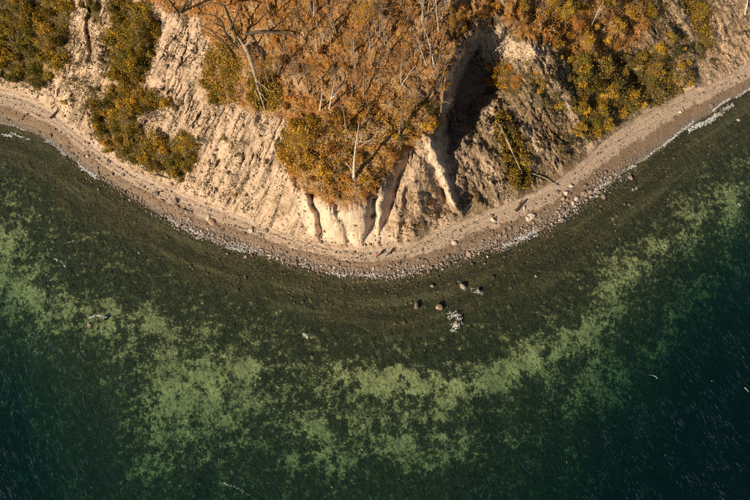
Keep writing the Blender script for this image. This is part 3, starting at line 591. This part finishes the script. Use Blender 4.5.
# ------------------------------------------------------------------ foam
def foam():
    rng = np.random.default_rng(5); V = []; F = []
    def blob(u, v, r, ang=None, el=None):
        p = ray_at(u, v, .03+rng.uniform(0, .04)); sc = np.linalg.norm(p-CAM)/FOC; r *= sc; k = 9; o = len(V); ph = rng.uniform(0, 6.28); el = rng.uniform(.3, .7) if el is None else el
        ang = rng.uniform(-1.2, .2) if ang is None else ang+rng.normal()*.3; V.append((p[0], p[1], p[2]+.10*r+.03))
        for i in range(k):
            t = 6.2832*i/k; q = r*rng.uniform(.6, 1.3); x, y = q*math.cos(t), q*el*math.sin(t); V.append((p[0]+x*math.cos(ang)-y*math.sin(ang), p[1]+x*math.sin(ang)+y*math.cos(ang), p[2]-.02))
        for i in range(k): F.append((o, o+1+i, o+1+(i+1) % k))
    def line(pts, n, r, jit):
        P = np.array(pts, float); L = np.r_[0, np.cumsum(np.hypot(*np.diff(P, axis=0).T))]
        for t in rng.uniform(0, L[-1], int(n*3.4)):
            a, b = np.interp(t, L, P[:, 0]), np.interp(t, L, P[:, 1]); a2, b2 = np.interp(t+2, L, P[:, 0]), np.interp(t+2, L, P[:, 1]); a1, b1 = np.interp(t-2, L, P[:, 0]), np.interp(t-2, L, P[:, 1])
            blob(a+rng.normal()*jit*.6, b+rng.normal()*jit*1.1, r*.66*rng.uniform(.35, 1.5), math.atan2(-(b2-b1), a2-a1))
    def along(u0, u1, off, n, r, jit):
        us = np.linspace(u0, u1, 30); line(list(zip(us, shore(us)+off)), n, r, jit)
    for a in [(0,26,1,22,.7,.5),(2,12,12,16,1.0,.6),(10,30,9,26,.8,.6),(44,66,3,34,.9,.9),(78,96,3,46,1.3,1.0),(60,78,2,12,.7,.6),(98,106,1,10,.9,.5),(168,180,2,26,1.0,.8),(176,204,1.5,60,1.1,1.0),(200,262,2,95,1.0,2.0),(262,285,0,20,.7,1.4),
              (226,246,6,34,1.0,.6),(284,316,3,40,.8,.6),(330,346,4,30,1.0,.8),(357,379,1,60,1.3,.9),(398,414,2,22,1.0,.6),(440,470,0,20,.6,.6),(478,500,0,24,.6,.6),(503,538,3,110,1.4,1.9),(556,570,2,20,.8,.7),(592,610,0,50,1.2,1.0),
              (612,640,1,18,.7,1.2),(640,668,1,42,.8,.7),(664,694,2,70,1.0,.8),(688,716,7,70,1.2,1.2),(712,730,0,44,1.0,.6),(706,734,8,52,1.1,1.2),(736,760,1,30,.9,.7)]: along(*a)
    for a in [(170,215,0,50,.6,2.2),(205,262,-1,70,.6,3.0),(262,345,-2,90,.5,3.2),(345,420,-2,50,.5,3.0),(430,500,-1,40,.5,2.6),(540,600,3,40,.6,4.0),(600,640,6,26,.7,3.0)]: along(*a)
    for a in [([(448,316),(456,314),(460,322),(452,330)],46,1.3,2.2),([(458,282),(465,288)],16,.8,1.2),([(472,289),(482,293)],16,.8,1.3),([(303,334),(308,338)],12,1.2,.8),([(88,318),(96,315),(106,317)],20,.9,.6),([(53,259),(62,262),(66,268)],14,.8,.5),
              ([(644,150),(656,147)],26,1.0,.5),([(620,170),(636,166)],20,.9,.8),([(632,190),(640,186)],8,.8,.6),([(610,215),(618,228)],7,.7,2),([(650,375),(658,378)],6,.7,.5),([(745,388),(749,392)],4,.8,.4),([(218,482),(238,488),(250,496)],16,.6,.6),
              ([(68,242),(76,240)],5,.7,.4),([(137,251),(139,253)],3,.8,.3),([(738,204),(740,205)],3,.9,.3),([(535,276),(537,277)],3,.9,.4),([(570,208),(578,214)],8,.8,.8)]: line(*a)
    for _ in range(50): blob(rng.uniform(-20, 770), rng.uniform(240, 520), rng.uniform(.2, .45))
    for _ in range(60):
        u = rng.uniform(20, 740); blob(u, shore(u)+rng.gamma(2, 14), rng.uniform(.3, .7))
    tag(link('sea_foam', mesh_from('sea_foam', V, F, M['foam'])), 'white foam flecks and surf lines along the waterline', 'foam', kind='stuff')
foam()
def sky_glints():  # thin strips added where ripples would glint with sky
    rng = np.random.default_rng(15); V = []; F = []
    for _ in range(34000):
        u = rng.uniform(-40, 790); v = rng.uniform(170, 540); dS = float(d_shore(np.array(u), np.array(v)))
        open_ = ss(70, 200, dS)*(.25+.75*ss(330, 620, u)+.5*ss(200, 20, u)); patch = ss(-.35, .35, fbm(np.array(u*.03+2), np.array(v*.03), 3))
        if rng.random() > open_*patch: continue
        p = ray_at(u, v, .02); sc = np.linalg.norm(p-CAM)/FOC; L = sc*rng.gamma(2.5, .75); W = sc*rng.uniform(.09, .30); a = rng.normal(-1.02, .16)
        d = np.array([math.cos(a), math.sin(a)]); e = np.array([-d[1], d[0]]); o = len(V); bow = rng.normal()*.25*L
        for t, wd in ((-1, .15), (-.4, 1), (.35, .8), (1, .1)):
            c = p[:2]+d*L*t+e*bow*(1-t*t); V.append((*(c+e*W*wd), .02)); V.append((*(c-e*W*wd), .05))
        F += [(o+2*k, o+2*k+1, o+2*k+3, o+2*k+2) for k in range(3)]
    tag(link('sky_glints', mesh_from('sky_glints', V, F, M['glint'])), 'thin pale strips painted as sky glints on the small waves of the open water', 'wave crests', kind='stuff')
sky_glints()

# ------------------------------------------------------------------ shrubs
SHRUBS = [shrub_proto(200+i) for i in range(8)]
PAL = {'olive': [(.31,.20,.025),(.23,.165,.022),(.42,.25,.028),(.14,.12,.02),(.33,.24,.035)], 'green': [(.14,.12,.018),(.21,.155,.02),(.36,.22,.025),(.27,.18,.02)], 'gold': [(.55,.31,.035),(.45,.25,.03),(.38,.20,.025),(.30,.19,.03)],
       'rust': [(.36,.15,.03),(.30,.115,.025),(.42,.20,.035),(.22,.10,.025),(.46,.26,.05)], 'yellow': [(.75,.44,.03),(.66,.36,.03),(.60,.27,.03),(.50,.20,.03)], 'autumn': [(.42,.25,.028),(.36,.17,.03),(.30,.19,.025),(.55,.31,.035),(.22,.13,.025)], 'warm': [(.42,.25,.028),(.30,.19,.025),(.15,.12,.02),(.55,.31,.035),(.20,.145,.02),(.36,.22,.025)], 'mixed': [(.36,.15,.03),(.55,.31,.035),(.12,.10,.03),(.22,.10,.025),(.46,.22,.03)], 'grey': [(.15,.13,.075),(.19,.15,.08),(.12,.105,.05),(.22,.165,.07)], 'dusk': [(.16,.13,.05),(.24,.17,.05),(.40,.25,.04),(.11,.10,.04)]}
def shrub(u, v, r, colr, label, group, name='shrub'):
    fo, stm = random.choice(SHRUBS); root = link(name, None); root.location = PW(u, v, -.12); root.rotation_euler = (0, 0, random.uniform(0, 6.28)); s = r/1.5
    root.scale = (s*random.uniform(.85, 1.15), s*random.uniform(.85, 1.15), s*random.uniform(.9, 1.45)); root.empty_display_size = .2
    o = link('foliage', fo, root); j = random.uniform(.85, 1.55); o.color = (colr[0]*j, colr[1]*j, colr[2]*j, 1); link('stems', stm, root)['kind'] = 'stuff'
    return tag(root, label, name.replace('_', ' '), group)
def tone_word(c):
    r, g = c[0], c[1]/c[0]
    return 'dark green' if r < .17 else 'bright yellow' if r > .58 and g > .5 else 'golden' if r > .36 and g > .5 else 'rust-brown' if g < .46 and r < .4 else 'orange' if g < .5 else 'olive'
def thicket(poly, n, r0, r1, pal, label, group, mind=.62, name='shrub'):
    P = POLY[poly]; us = [max(p[0], -30) for p in P]; vs = [max(p[1], -25) for p in P]; got = []
    for _ in range(n*40):
        if len(got) >= n: break
        u = random.uniform(min(us), min(max(us), 775)); v = random.uniform(min(vs), max(vs))
        if not bool(in_poly(np.array(u), np.array(v), P)): continue
        r = random.uniform(r0, r1); rp = r/.18
        if any((u-a)**2+(v-b)**2 < (mind*(rp+c)*.5*1.15)**2 for a, b, c in got): continue
        c = random.choice(PAL[pal]); got.append((u, v, rp)); shrub(u, v, r, c, tone_word(c)+' '+label, group, name)
thicket('upper_left', 66, 1.3, 2.2, 'olive', 'shrub of the dense thicket in the upper left corner', 'shrubs of the upper left thicket')
thicket('top_gap', 6, .8, 1.3, 'olive', 'shrub between the two upper left thickets at the top edge', 'shrubs of the narrow gap')
thicket('dark_strip', 34, 1.1, 1.9, 'green', 'shrub of the upright strip left of the bare slope', 'shrubs of the upright strip')
thicket('round', 46, 1.0, 1.8, 'warm', 'shrub of the round thicket on the slope foot above the left beach', 'shrubs of the round thicket')
thicket('fallen_l', 10, .8, 1.3, 'green', 'shrub left of the fallen dead tree', 'shrubs left of the fallen tree')
thicket('fallen_r', 8, .7, 1.2, 'green', 'shrub under the branches of the fallen dead tree', 'shrubs under the fallen tree')
thicket('forest', 22, .6, 1.3, 'rust', 'shrub on the leaf-strewn forest slope above the bluff', 'shrubs of the forest slope')
thicket('gold', 11, 1.0, 1.5, 'gold', 'shrub of the bright clump on the left rim of the clay bluff', 'shrubs of the golden clump')
thicket('right_top', 28, 1.0, 1.8, 'autumn', 'shrub at the top edge right of the gully', 'shrubs above the right-hand slope')
thicket('right_low', 34, 1.0, 1.8, 'warm', 'shrub of the thicket above the right-hand beach', 'shrubs of the right-hand thicket')
thicket('forest_low', 28, .7, 1.5, 'mixed', 'shrub in the denser growth on the lower wooded slope above the bluff', 'shrubs of the lower wooded slope', .9)
thicket('rim', 16, .6, 1.1, 'mixed', 'shrub leaning over the left rim of the shaded gully', 'shrubs on the gully rim', .8)
thicket('left_grey', 16, .45, .9, 'grey', 'tuft on the mottled slope right of the upper left thicket', 'tufts of the mottled slope', 1.0, 'grass_tuft')
thicket('slope_mid', 26, .3, .65, 'grey', 'small tuft dotted on the bare streaked slope', 'tufts of the bare slope', 1.2, 'grass_tuft')
thicket('right_mid', 22, .6, 1.4, 'dusk', 'shrub scattered on the rough brown slope right of the gully', 'shrubs of the rough slope', 1.1)
thicket('right_up', 16, .7, 1.5, 'dusk', 'shrub scattered on the ribbed slope near the upper right corner', 'shrubs of the ribbed slope', 1.1)
thicket('right_log', 10, .7, 1.2, 'olive', 'shrub beside the fallen log on the brown right slope', 'shrubs by the fallen log')
thicket('right_strip', 8, .7, 1.2, 'olive', 'shrub of the narrow strip near the upper right corner', 'shrubs of the right-hand strip')
thicket('yellow', 9, .8, 1.3, 'yellow', 'shrub at the right edge of the shaded gully', 'yellow shrubs by the gully')
for i, (u, v, r, c, lab) in enumerate([(535,74,.8,'yellow','single small yellow shrub right of the gully clump'),(225,140,.8,'green','small dark shrub alone on the bare streaked slope'),(236,196,.7,'green','small dark tuft at the foot of the bare streaked slope'),(88,106,1.1,'dusk','grey-green shrub at the slope foot left of the round thicket'),
    (66,104,.9,'dusk','grey-green shrub beside the left-hand beach logs'),(176,110,1.0,'dusk','grey shrub at the upper right rim of the round thicket'),(312,122,1.2,'green','dark green shrub on the forest slope above the golden clump'),(516,180,.9,'olive','olive shrub at the beach end of the fallen log'),
    (672,42,.9,'olive','round olive shrub on the ribbed slope near the right thicket'),(655,68,1.0,'green','dark shrub in the hollow above the right-hand beach'),(712,62,.8,'dusk','grey shrub at the foot of the right-hand strip'),(430,205,.8,'rust','brown shrub on the talus cone below the gully spur')]):
    shrub(u, v, r, random.choice(PAL[c]), lab, 'single shrubs on the slopes')

# low growth that nobody could count: leaf-sized quads over the vegetated ground
def undergrowth(name, polys, n, size, colr, label, lift, seed):
    rng = np.random.default_rng(seed); us = []; vs = []
    for p in polys:
        P = np.array(POLY[p]); k = n//len(polys); a, b = np.clip(P[:, 0], -60, 800), np.clip(P[:, 1], -50, 500)
        u = rng.uniform(a.min(), a.max(), k*3); v = rng.uniform(b.min(), b.max(), k*3); m = poly_sd(u, v, POLY[p]) > rng.normal(size=len(u))*3
        cl = fbm(u*.09+seed, v*.09, 3)+.25*rng.normal(size=len(u)) > -.12; m &= cl; us.append(u[m][:k]); vs.append(v[m][:k])
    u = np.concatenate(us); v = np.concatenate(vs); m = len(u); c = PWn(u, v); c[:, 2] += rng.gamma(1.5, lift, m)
    nrm = rng.normal(size=(m, 3))*.8+np.array([0, -.3, .8]); nrm /= np.linalg.norm(nrm, axis=1)[:, None]
    a = np.cross(nrm, rng.normal(size=(m, 3))); a /= np.linalg.norm(a, axis=1)[:, None]; b = np.cross(nrm, a); s = size*rng.uniform(.5, 1.5, m)[:, None]
    V = np.stack([c-a*s, c-b*s*.5, c+a*s, c+b*s*.5], 1).reshape(-1, 3)
    o = link(name, mesh_from(name, V, np.arange(4*m).reshape(-1, 4), M['leaf'], False)); o.color = (*colr, 1); tag(o, label, 'undergrowth', kind='stuff')
undergrowth('undergrowth', ['forest', 'right_top'], 36000, .13, (.42, .19, .04), 'rust-coloured undergrowth and fallen leaves on the forest slope', .16, 21)
undergrowth('golden_undergrowth', ['forest', 'forest_low', 'gold', 'right_top'], 24000, .13, (.52, .31, .045), 'golden low growth between the shrubs', .22, 22)
undergrowth('talus_growth', ['talus'], 2600, .13, (.27, .16, .06), 'brown thin growth on the talus cone below the spur', .12, 26)
undergrowth('slope_undergrowth', ['right_mid', 'right_up', 'right_low', 'left_grey'], 16000, .14, (.17, .125, .045), 'thin dull olive growth on the rough slopes', .15, 24)
undergrowth('grassy_undergrowth', ['upper_left', 'dark_strip', 'round', 'fallen_l', 'fallen_r', 'right_low', 'right_log', 'right_strip'], 44000, .15, (.34, .215, .03), 'olive low growth under the thickets', .4, 23)
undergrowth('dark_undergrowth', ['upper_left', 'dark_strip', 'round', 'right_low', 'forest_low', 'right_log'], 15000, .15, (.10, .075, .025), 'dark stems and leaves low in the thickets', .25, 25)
def slope_tufts(n, seed):
    rng = np.random.default_rng(seed); u = rng.uniform(-40, 790, n*6); d = rng.uniform(4, 190, n*6); v = foot(u)-d; lit_, gr_ = veg_mask(u, v)
    m = (np.maximum(lit_, gr_) < .5) & (fbm(streak(u, v)*.12, v*.03+2, 4)+.16*rng.normal(size=len(u)) > .20-.12*ss(480, 540, u)*ss(760, 700, u)) & ~in_poly(u, v, [(440,60),(500,60),(500,100),(470,130),(440,200)]) & ~in_poly(u, v, [(285,180),(440,150),(440,250),(285,250)])
    u, v = u[m][:n], v[m][:n]; m = len(u); c = PWn(u, v); c[:, 2] += rng.gamma(1.5, .07, m); nrm = rng.normal(size=(m, 3))*.7+np.array([0, -.3, .7]); nrm /= np.linalg.norm(nrm, axis=1)[:, None]
    a = np.cross(nrm, rng.normal(size=(m, 3))); a /= np.linalg.norm(a, axis=1)[:, None]; b = np.cross(nrm, a); s = .15*rng.uniform(.5, 1.5, m)[:, None]
    V = np.stack([c-a*s, c-b*s*.5, c+a*s, c+b*s*.5], 1).reshape(-1, 3); o = link('slope_grass', mesh_from('slope_grass', V, np.arange(4*m).reshape(-1, 4), M['leaf'], False)); o.color = (.15, .12, .06, 1)
    tag(o, 'thin grey-green tufts on the bare clay slopes', 'grass', kind='stuff')
slope_tufts(42000, 31)

# ------------------------------------------------------------------ trees
def protos(barkT, barkB, seeds, **k):
    out = []
    for s in seeds:
        T, B = bare_tree(s, **k); out.append((T.mesh('trunk', barkT), B.mesh('branches', barkB)))
    return out
PT = {'bare': protos(M['brown'], M['grey'], (51, 52, 53, 54), dens=.45, r=.29)+protos(M['weather'], M['grey'], (55, 56), dens=.4, r=.29), 'pale': protos(M['pale'], M['pale'], (1, 2, 3), dens=.42, r=.26)+protos(M['pale'], M['pale'], (4,), fork=True, dens=.4, r=.26), 'brown': protos(M['brown'], M['grey'], (11, 12, 13, 14))+protos(M['brown'], M['grey'], (15, 16), fork=True), 'dark': protos(M['dark'], M['dark'], (21, 22), fork=True, dens=.6)}
def stand(u0, v0, u1, v1, lo=5., hi=17.):
    """base on the ground at one pixel, tip near another: height from a plumb tree, tip on the ray"""
    h0 = H(u0, v0); b = ray_at(u0, v0, h0); best = None
    for t in np.arange(lo, hi, .25):
        px = to_px(np.array([b[0], b[1], h0+t]))
        e = abs(px[1]-v1)
        if best is None or e < best[0]: best = (e, t)
    return Vector(b), Vector(ray_at(u1, v1, h0+best[1]))
def tree(kind, u0, v0, u1, v1, label, group, width=1.0, leaf=None, lo=5., hi=17., nleaf=None):
    b, tip = stand(u0, v0, u1, v1, lo, hi); T, B = random.choice(PT[kind]); d = tip-b; L = d.length; d.normalize()
    mx = d.angle(Vector((0, 0, 1)))
    if mx > .6: d = Vector((0, 0, 1)).lerp(d, .6/mx).normalized()
    root = link('tree', None); root.location = b; root.rotation_mode = 'QUATERNION'
    root.rotation_quaternion = Vector((0, 0, 1)).rotation_difference(d) @ Matrix.Rotation(random.uniform(0, 6.28), 3, 'Z').to_quaternion()
    s = L/12.0; root.scale = (s*width, s*width, s); link('trunk', T, root); link('branches', B, root)['kind'] = 'stuff'
    if leaf is not None:
        o = link('crown', leaf[0], root); o.color = (*leaf[1], 1)
    return tag(root, label, 'tree', group)
EXPL = [('pale',320,110,319,80),('pale',329,109,331,74),('pale',354,178,350,122),('pale',324,43,316,22),('pale',318,57,313,28),('brown',306,41,299,0),('pale',314,15,312,-18),('brown',332,23,331,-18),('brown',355,11,354,-30),('brown',369,27,368,-12),
 ('brown',283,12,282,-25),('pale',422,21,421,-20),('pale',434,65,424,22),('pale',439,31,439,-10),('pale',442,18,447,-16),('pale',426,64,413,37),('dark',413,55,408,18),('pale',401,83,399,58),('pale',403,83,416,62),('brown',385,44,382,-4),('dark',405,22,404,-15),
 ('brown',501,11,505,-12),('brown',533,16,544,3),('pale',524,60,531,40),('pale',582,10,589,-12),('pale',591,26,608,-1),('brown',348,60,347,30),('brown',352,96,352,62),('brown',380,90,379,60),('pale',372,66,371,40),('brown',388,120,386,92),('brown',417,108,418,80),('brown',298,84,294,56)]
EXPL.sort(key=lambda q: q[1])
# trees still in leaf
def crown_mesh(seed, n=1500, sz=.13):
    rng = np.random.default_rng(seed); bl = []
    for _ in range(13):
        a = rng.uniform(0, 6.28); q = rng.uniform(.2, 2.6); z = rng.uniform(5.0, 11.5); bl.append((q*math.cos(a), q*math.sin(a), z, rng.uniform(.7, 1.4)))
    V, F = leaf_cloud(rng, bl, n, sz); return mesh_from('crown', V, F, M['leaf'], False)
CR = [crown_mesh(400+i, 1900) for i in range(4)]
CT = [crown_mesh(430+i, 420, .14) for i in range(3)]
slim = []
for _ in range(72):
    for __ in range(50):
        u = random.uniform(245, 455); v = random.choice([random.uniform(-30, 95), random.uniform(-30, 140)])
        if bool(in_poly(np.array(u), np.array(v), POLY['forest'])): break
    slim.append((u, v))
for lo_, hi_, where in ((-99, 12, 'wooded top edge'), (12, 44, 'upper wooded slope'), (44, 82, 'middle wooded slope'), (82, 199, 'lower wooded slope')):
    for i, (u, v) in enumerate(sorted(q for q in slim if lo_ <= q[1] < hi_)):
        lf = random.random() < .42; c = random.choice(PAL['rust']+PAL['gold'])
        tree(random.choice(('bare', 'bare', 'brown')), u, v, u+(u-375)*.08+random.uniform(-5, 5), v-random.uniform(24, 44), f'slim {"thin-leaved" if lf else "bare"} tree, {ORD[i]} slim one from the left, {where}', 'slim trees of the wooded slope', .9, (random.choice(CT), c) if lf else None)
cnt = {}
for q in EXPL:
    k = q[0]; cnt[k] = cnt.get(k, 0)+1
    tree(*q, f'bare {k}-barked tree, {ORD[cnt[k]-1]} {k} trunk from the left on the wooded slope', 'bare trees of the wooded slope', .95)
for _ in range(10):
    u = random.uniform(515, 640); v = random.uniform(-20, 26); tree('brown', u, v, u+9+random.uniform(-4, 6), v-random.uniform(18, 30), 'slim bare tree among the shrubs at the top edge right of the gully', 'slim bare trees right of the gully', .8)
for i, (u, v, u1, v1, c, lab) in enumerate([(358,34,360,2,(.60,.36,.03),'golden leafy tree on the top edge of the wooded slope'),(374,30,376,-4,(.50,.27,.03),'amber leafy tree beside the golden tree at the top edge'),(566,28,566,2,(.78,.50,.03),'bright yellow leafy tree at the top edge right of the gully'),
    (553,22,552,-8,(.62,.36,.03),'amber leafy tree left of the bright yellow tree at the top edge'),(577,38,580,14,(.50,.18,.03),'orange leafy tree below the bright yellow tree'),(503,90,500,68,(.72,.38,.03),'yellow-orange leafy tree on the edge of the shaded gully'),(516,92,517,74,(.62,.24,.03),'orange leafy tree beside the yellow-orange gully tree'),
    (300,160,297,132,(.46,.27,.03),'golden leafy tree of the clump on the left rim of the bluff'),(452,36,455,8,(.46,.24,.03),'amber leafy tree above the head of the shaded gully'),(590,62,592,42,(.60,.36,.04),'yellow leafy tree in the middle of the right slope'),(652,84,655,62,(.40,.24,.03),'golden-brown leafy tree above the right-hand beach'),
    (20,40,12,15,(.30,.20,.03),'olive-gold leafy tree in the upper left thicket'),(50,60,42,30,(.34,.21,.03),'golden leafy tree at the right side of the upper left thicket'),(140,50,135,22,(.16,.13,.025),'dark green leafy tree in the upright strip'),(128,140,122,112,(.32,.21,.03),'golden leafy tree in the round thicket'),(186,160,183,138,(.38,.24,.03),'golden leafy tree at the right end of the round thicket')]):
    tree('brown', u, v, u1, v1, lab, 'trees still in leaf', .9, (CR[i % 4], c), 3.5, 11)
# dead tree with spreading limbs, and its fallen neighbour
def limb_thing(name, label, cat, paths, m, base, group=None):
    """paths: list of (part name, [(u,v,height above ground)], r0, r1)"""
    b = PW(*base); root = link(name, None); root.location = b; tag(root, label, cat, group)
    for pn, pts, r0, r1 in paths:
        P = [Vector(ray_at(u, v, H(u, v)+z))-b for u, v, z in pts]; k = len(P); fine_ = []
        for i in range(k-1):
            for s in (0, .5): fine_.append(P[i].lerp(P[i+1], s)+Vector((random.uniform(-1, 1), random.uniform(-1, 1), random.uniform(-.5, .5)))*(.10 if (i or s) else 0))
        fine_.append(P[-1]); nn = len(fine_); V, F = tube(fine_, [r0+(r1-r0)*i/(nn-1) for i in range(nn)], 6); link(pn, mesh_from(pn, V, F, m), root)
    return root
limb_thing('dead_tree', 'dark dead tree spreading crooked limbs over the top of the bare slope', 'tree', [
 ('limb', [(240,44,.0),(234,32,2.5),(229,16,4),(224,5,5),(212,2,5.5),(196,8,5)], .30, .06), ('limb', [(238,48,0),(228,38,1.8),(222,22,3.2),(214,15,4),(205,14,4.2)], .24, .05), ('limb', [(234,56,.2),(226,44,1.2),(215,34,2.2),(206,27,2.8),(196,23,3)], .22, .05),
 ('limb', [(226,44,1.2),(214,36,1.6),(204,31,2.0),(198,33,2.2)], .12, .03), ('limb', [(230,30,3.0),(236,16,5),(240,2,7)], .14, .05), ('limb', [(222,22,3.2),(212,24,3.4),(206,20,3.5)], .09, .03)], M['dark'], (239, 46))
limb_thing('fallen_tree', 'pale dead tree fallen head-first down the slope with forked branches', 'tree', [
 ('trunk', [(244,44,1.2),(249,56,1.5),(254,72,1.6),(257,84,1.5),(260,95,1.1),(265,110,.7)], .46, .10), ('branch', [(256,80,1.6),(264,86,1.6),(272,92,1.4)], .16, .05), ('branch', [(258,90,1.4),(263,96,1.3),(267,101,1.2)], .13, .04), ('branch', [(255,90,1.4),(259,102,1.0),(263,113,.7)], .14, .04), ('root', [(245,46,1.2),(240,40,2.0),(237,36,2.2)], .26, .06), ('root', [(245,46,1.2),(250,40,1.7),(253,37,1.8)], .22, .06)], M['weather'], (246, 50))
limb_thing('leaning_tree', 'dark leaning trunk stretching sideways from the dead tree with a bleached tip', 'tree', [
 ('trunk', [(246,34,.4),(258,32,1.4),(274,32,1.8),(288,34,1.6),(298,40,1.2)], .26, .08), ('branch', [(284,33,1.7),(290,30,2.0),(289,38,1.2)], .12, .04), ('branch', [(286,34,1.7),(284,44,1.0)], .08, .03)], M['dark'], (246, 34))
limb_thing('leaning_branches', 'dark forked branches reaching in at the top edge above the bare slope', 'tree', [
 ('limb', [(179,13,.4),(172,4,2.4),(163,-8,4)], .22, .08), ('limb', [(179,13,.4),(186,3,2.4),(193,-6,4)], .22, .08), ('limb', [(186,3,2.4),(194,0,3),(204,-4,4)], .12, .05)], M['dark'], (179, 13))
limb_thing('fallen_log', 'long pale log lying down the brown slope among olive shrubs', 'log', [('trunk', [(499,124,.9),(507,140,1.2),(515,157,1.2),(523,174,.8)], .28, .13), ('branch', [(502,130,1.0),(498,138,1.2)], .1, .04), ('root', [(499,124,.9),(495,121,1.3)], .2, .06)], M['weather'], (510, 148))
LOGS = [('dark driftwood log lying on the left-hand beach near the slope foot', [(50,118,.3),(54,114,.35),(58,109,.5)], .26, .12, 'dark'), ('short dark driftwood stick on the left-hand beach', [(23,117,.18),(28,113,.22)], .15, .07, 'dark'), ('thick dark driftwood log on the sand beyond the gully mouth', [(516,211,.35),(520,206,.4),(525,201,.5)], .34, .2, 'dark'),
 ('dark branch washed up at the foot of the round thicket', [(154,175,.15),(162,176,.2),(170,179,.15)], .16, .06, 'dark'), ('thin dark fallen branch slanting across the bare slope', [(157,46,.3),(172,56,.3),(188,68,.3)], .13, .06, 'dark'), ('pale log slanting off the scar at the gully head', [(493,53,.4),(500,47,.6),(507,42,.6)], .2, .1, 'pale'),
 ('second pale log at the gully head beside the slanting one', [(484,58,.4),(484,46,.6),(483,38,.6)], .18, .1, 'pale'), ('dark log standing out of the bright scar at the gully head', [(500,42,.4),(502,34,.8),(504,27,.8)], .18, .09, 'dark'), ('bleached log near the upper right corner', [(745,14,.3),(747,5,.5),(748,-4,.6)], .25, .12, 'pale'),
 ('pale broken trunk lying in the rust litter of the wooded slope', [(402,84,.4),(408,90,.5),(413,97,.4)], .16, .06, 'pale'), ('grey log at the beach end of the brown slope', [(531,173,.3),(545,178,.4),(558,186,.3)], .13, .07, 'weather'), ('dark log on the face of the brown slope below the gully', [(472,128,.3),(480,140,.4),(486,150,.3)], .14, .07, 'dark'),
 ('pale branch lying on the wooded slope below the birches', [(352,170,.4),(346,162,.6),(339,152,.8)], .12, .05, 'pale')]
for lab, pts, r0, r1, k in LOGS: limb_thing('log', lab, 'log', [('stem', pts, r0, r1)], M[k], pts[len(pts)//2][:2])

# ------------------------------------------------------------------ two walkers on the beach
def skinned(name, verts, edges, rad, m, parent):
    me = bpy.data.meshes.new(name); me.from_pydata(verts, edges, []); me.materials.append(m); o = link(name, me, parent)
    md = o.modifiers.new('skin', 'SKIN'); md.use_smooth_shade = True; s2 = o.modifiers.new('sub', 'SUBSURF'); s2.levels = s2.render_levels = 1
    for i, r in enumerate(rad): me.skin_vertices[0].data[i].radius = (r, r)
    me.skin_vertices[0].data[0].use_root = True; return o
def walker(u, v, rz, jacket, trousers, hair, label):
    root = link('person', None); root.location = PW(u, v); root.rotation_euler = (0, 0, rz); tag(root, label, 'person', 'walkers on the beach')
    J = dict(pel=(0,0,.94), ch=(0,.02,1.28), nk=(0,.02,1.46), hd=(0,.05,1.60), ht=(0,.04,1.70), sl=(-.19,.0,1.40), el=(-.25,-.09,1.14), hl=(-.24,.06,.92), fl=(-.24,.10,.84), sr=(.19,.0,1.40), er=(.25,.05,1.15), hr=(.24,.22,1.0), fr=(.24,.29,.96),
             hpl=(-.1,0,.90), kl=(-.11,.14,.50), al=(-.11,.18,.09), tl=(-.11,.36,.05), hpr=(.1,0,.90), kr=(.11,.02,.48), ar=(.11,-.22,.12), tr=(.11,-.08,.05))
    def part(name, keys, ed, rad, m): return skinned(name, [J[k] for k in keys], [(keys.index(a), keys.index(b)) for a, b in ed], rad, m, root)
    skin = SKIN
    ks = ['pel','ch','nk','hd','ht','sl','el','hl','fl','sr','er','hr','fr','hpl','kl','al','hpr','kr','ar']
    part('body', ks, [('pel','ch'),('ch','nk'),('nk','hd'),('hd','ht'),('ch','sl'),('sl','el'),('el','hl'),('hl','fl'),('ch','sr'),('sr','er'),('er','hr'),('hr','fr'),('pel','hpl'),('hpl','kl'),('kl','al'),('pel','hpr'),('hpr','kr'),('kr','ar')],
         [.12,.13,.055,.095,.075,.06,.045,.035,.03,.06,.045,.035,.03,.08,.06,.045,.08,.06,.045], skin)
    part('jacket', ['pel','ch','nk','sl','el','hl','sr','er','hr'], [('pel','ch'),('ch','nk'),('ch','sl'),('sl','el'),('el','hl'),('ch','sr'),('sr','er'),('er','hr')], [.18,.19,.085,.10,.075,.06,.10,.075,.06], jacket)
    part('trousers', ['pel','hpl','kl','al','hpr','kr','ar'], [('pel','hpl'),('hpl','kl'),('kl','al'),('pel','hpr'),('hpr','kr'),('kr','ar')], [.15,.11,.085,.07,.11,.085,.07], trousers)
    for a, t in (('al', 'tl'), ('ar', 'tr')): part('shoe', [a, t], [(a, t)], [.065, .05], DARKM)
    J['h1'] = (0, -.01, 1.64); J['h2'] = (0, .02, 1.72); part('hair', ['h1', 'h2'], [('h1', 'h2')], [.108, .095], hair)
SKIN = mat_plain('skin', (.55, .36, .27)); DARKM = mat_plain('dark_cloth', (.03, .03, .04)); PINK = mat_plain('pink_cloth', (.85, .05, .25)); GREYB = mat_plain('grey_blue_cloth', (.32, .38, .44)); HAIR = mat_plain('brown_hair', (.09, .055, .03))
walker(377.5, 256.5, R(-70), PINK, DARKM, HAIR, 'person in a bright pink jacket walking the beach below the clay bluff')
walker(387, 255.5, R(-80), GREYB, DARKM, DARKM, 'person in a grey-blue jacket walking beside the one in pink')
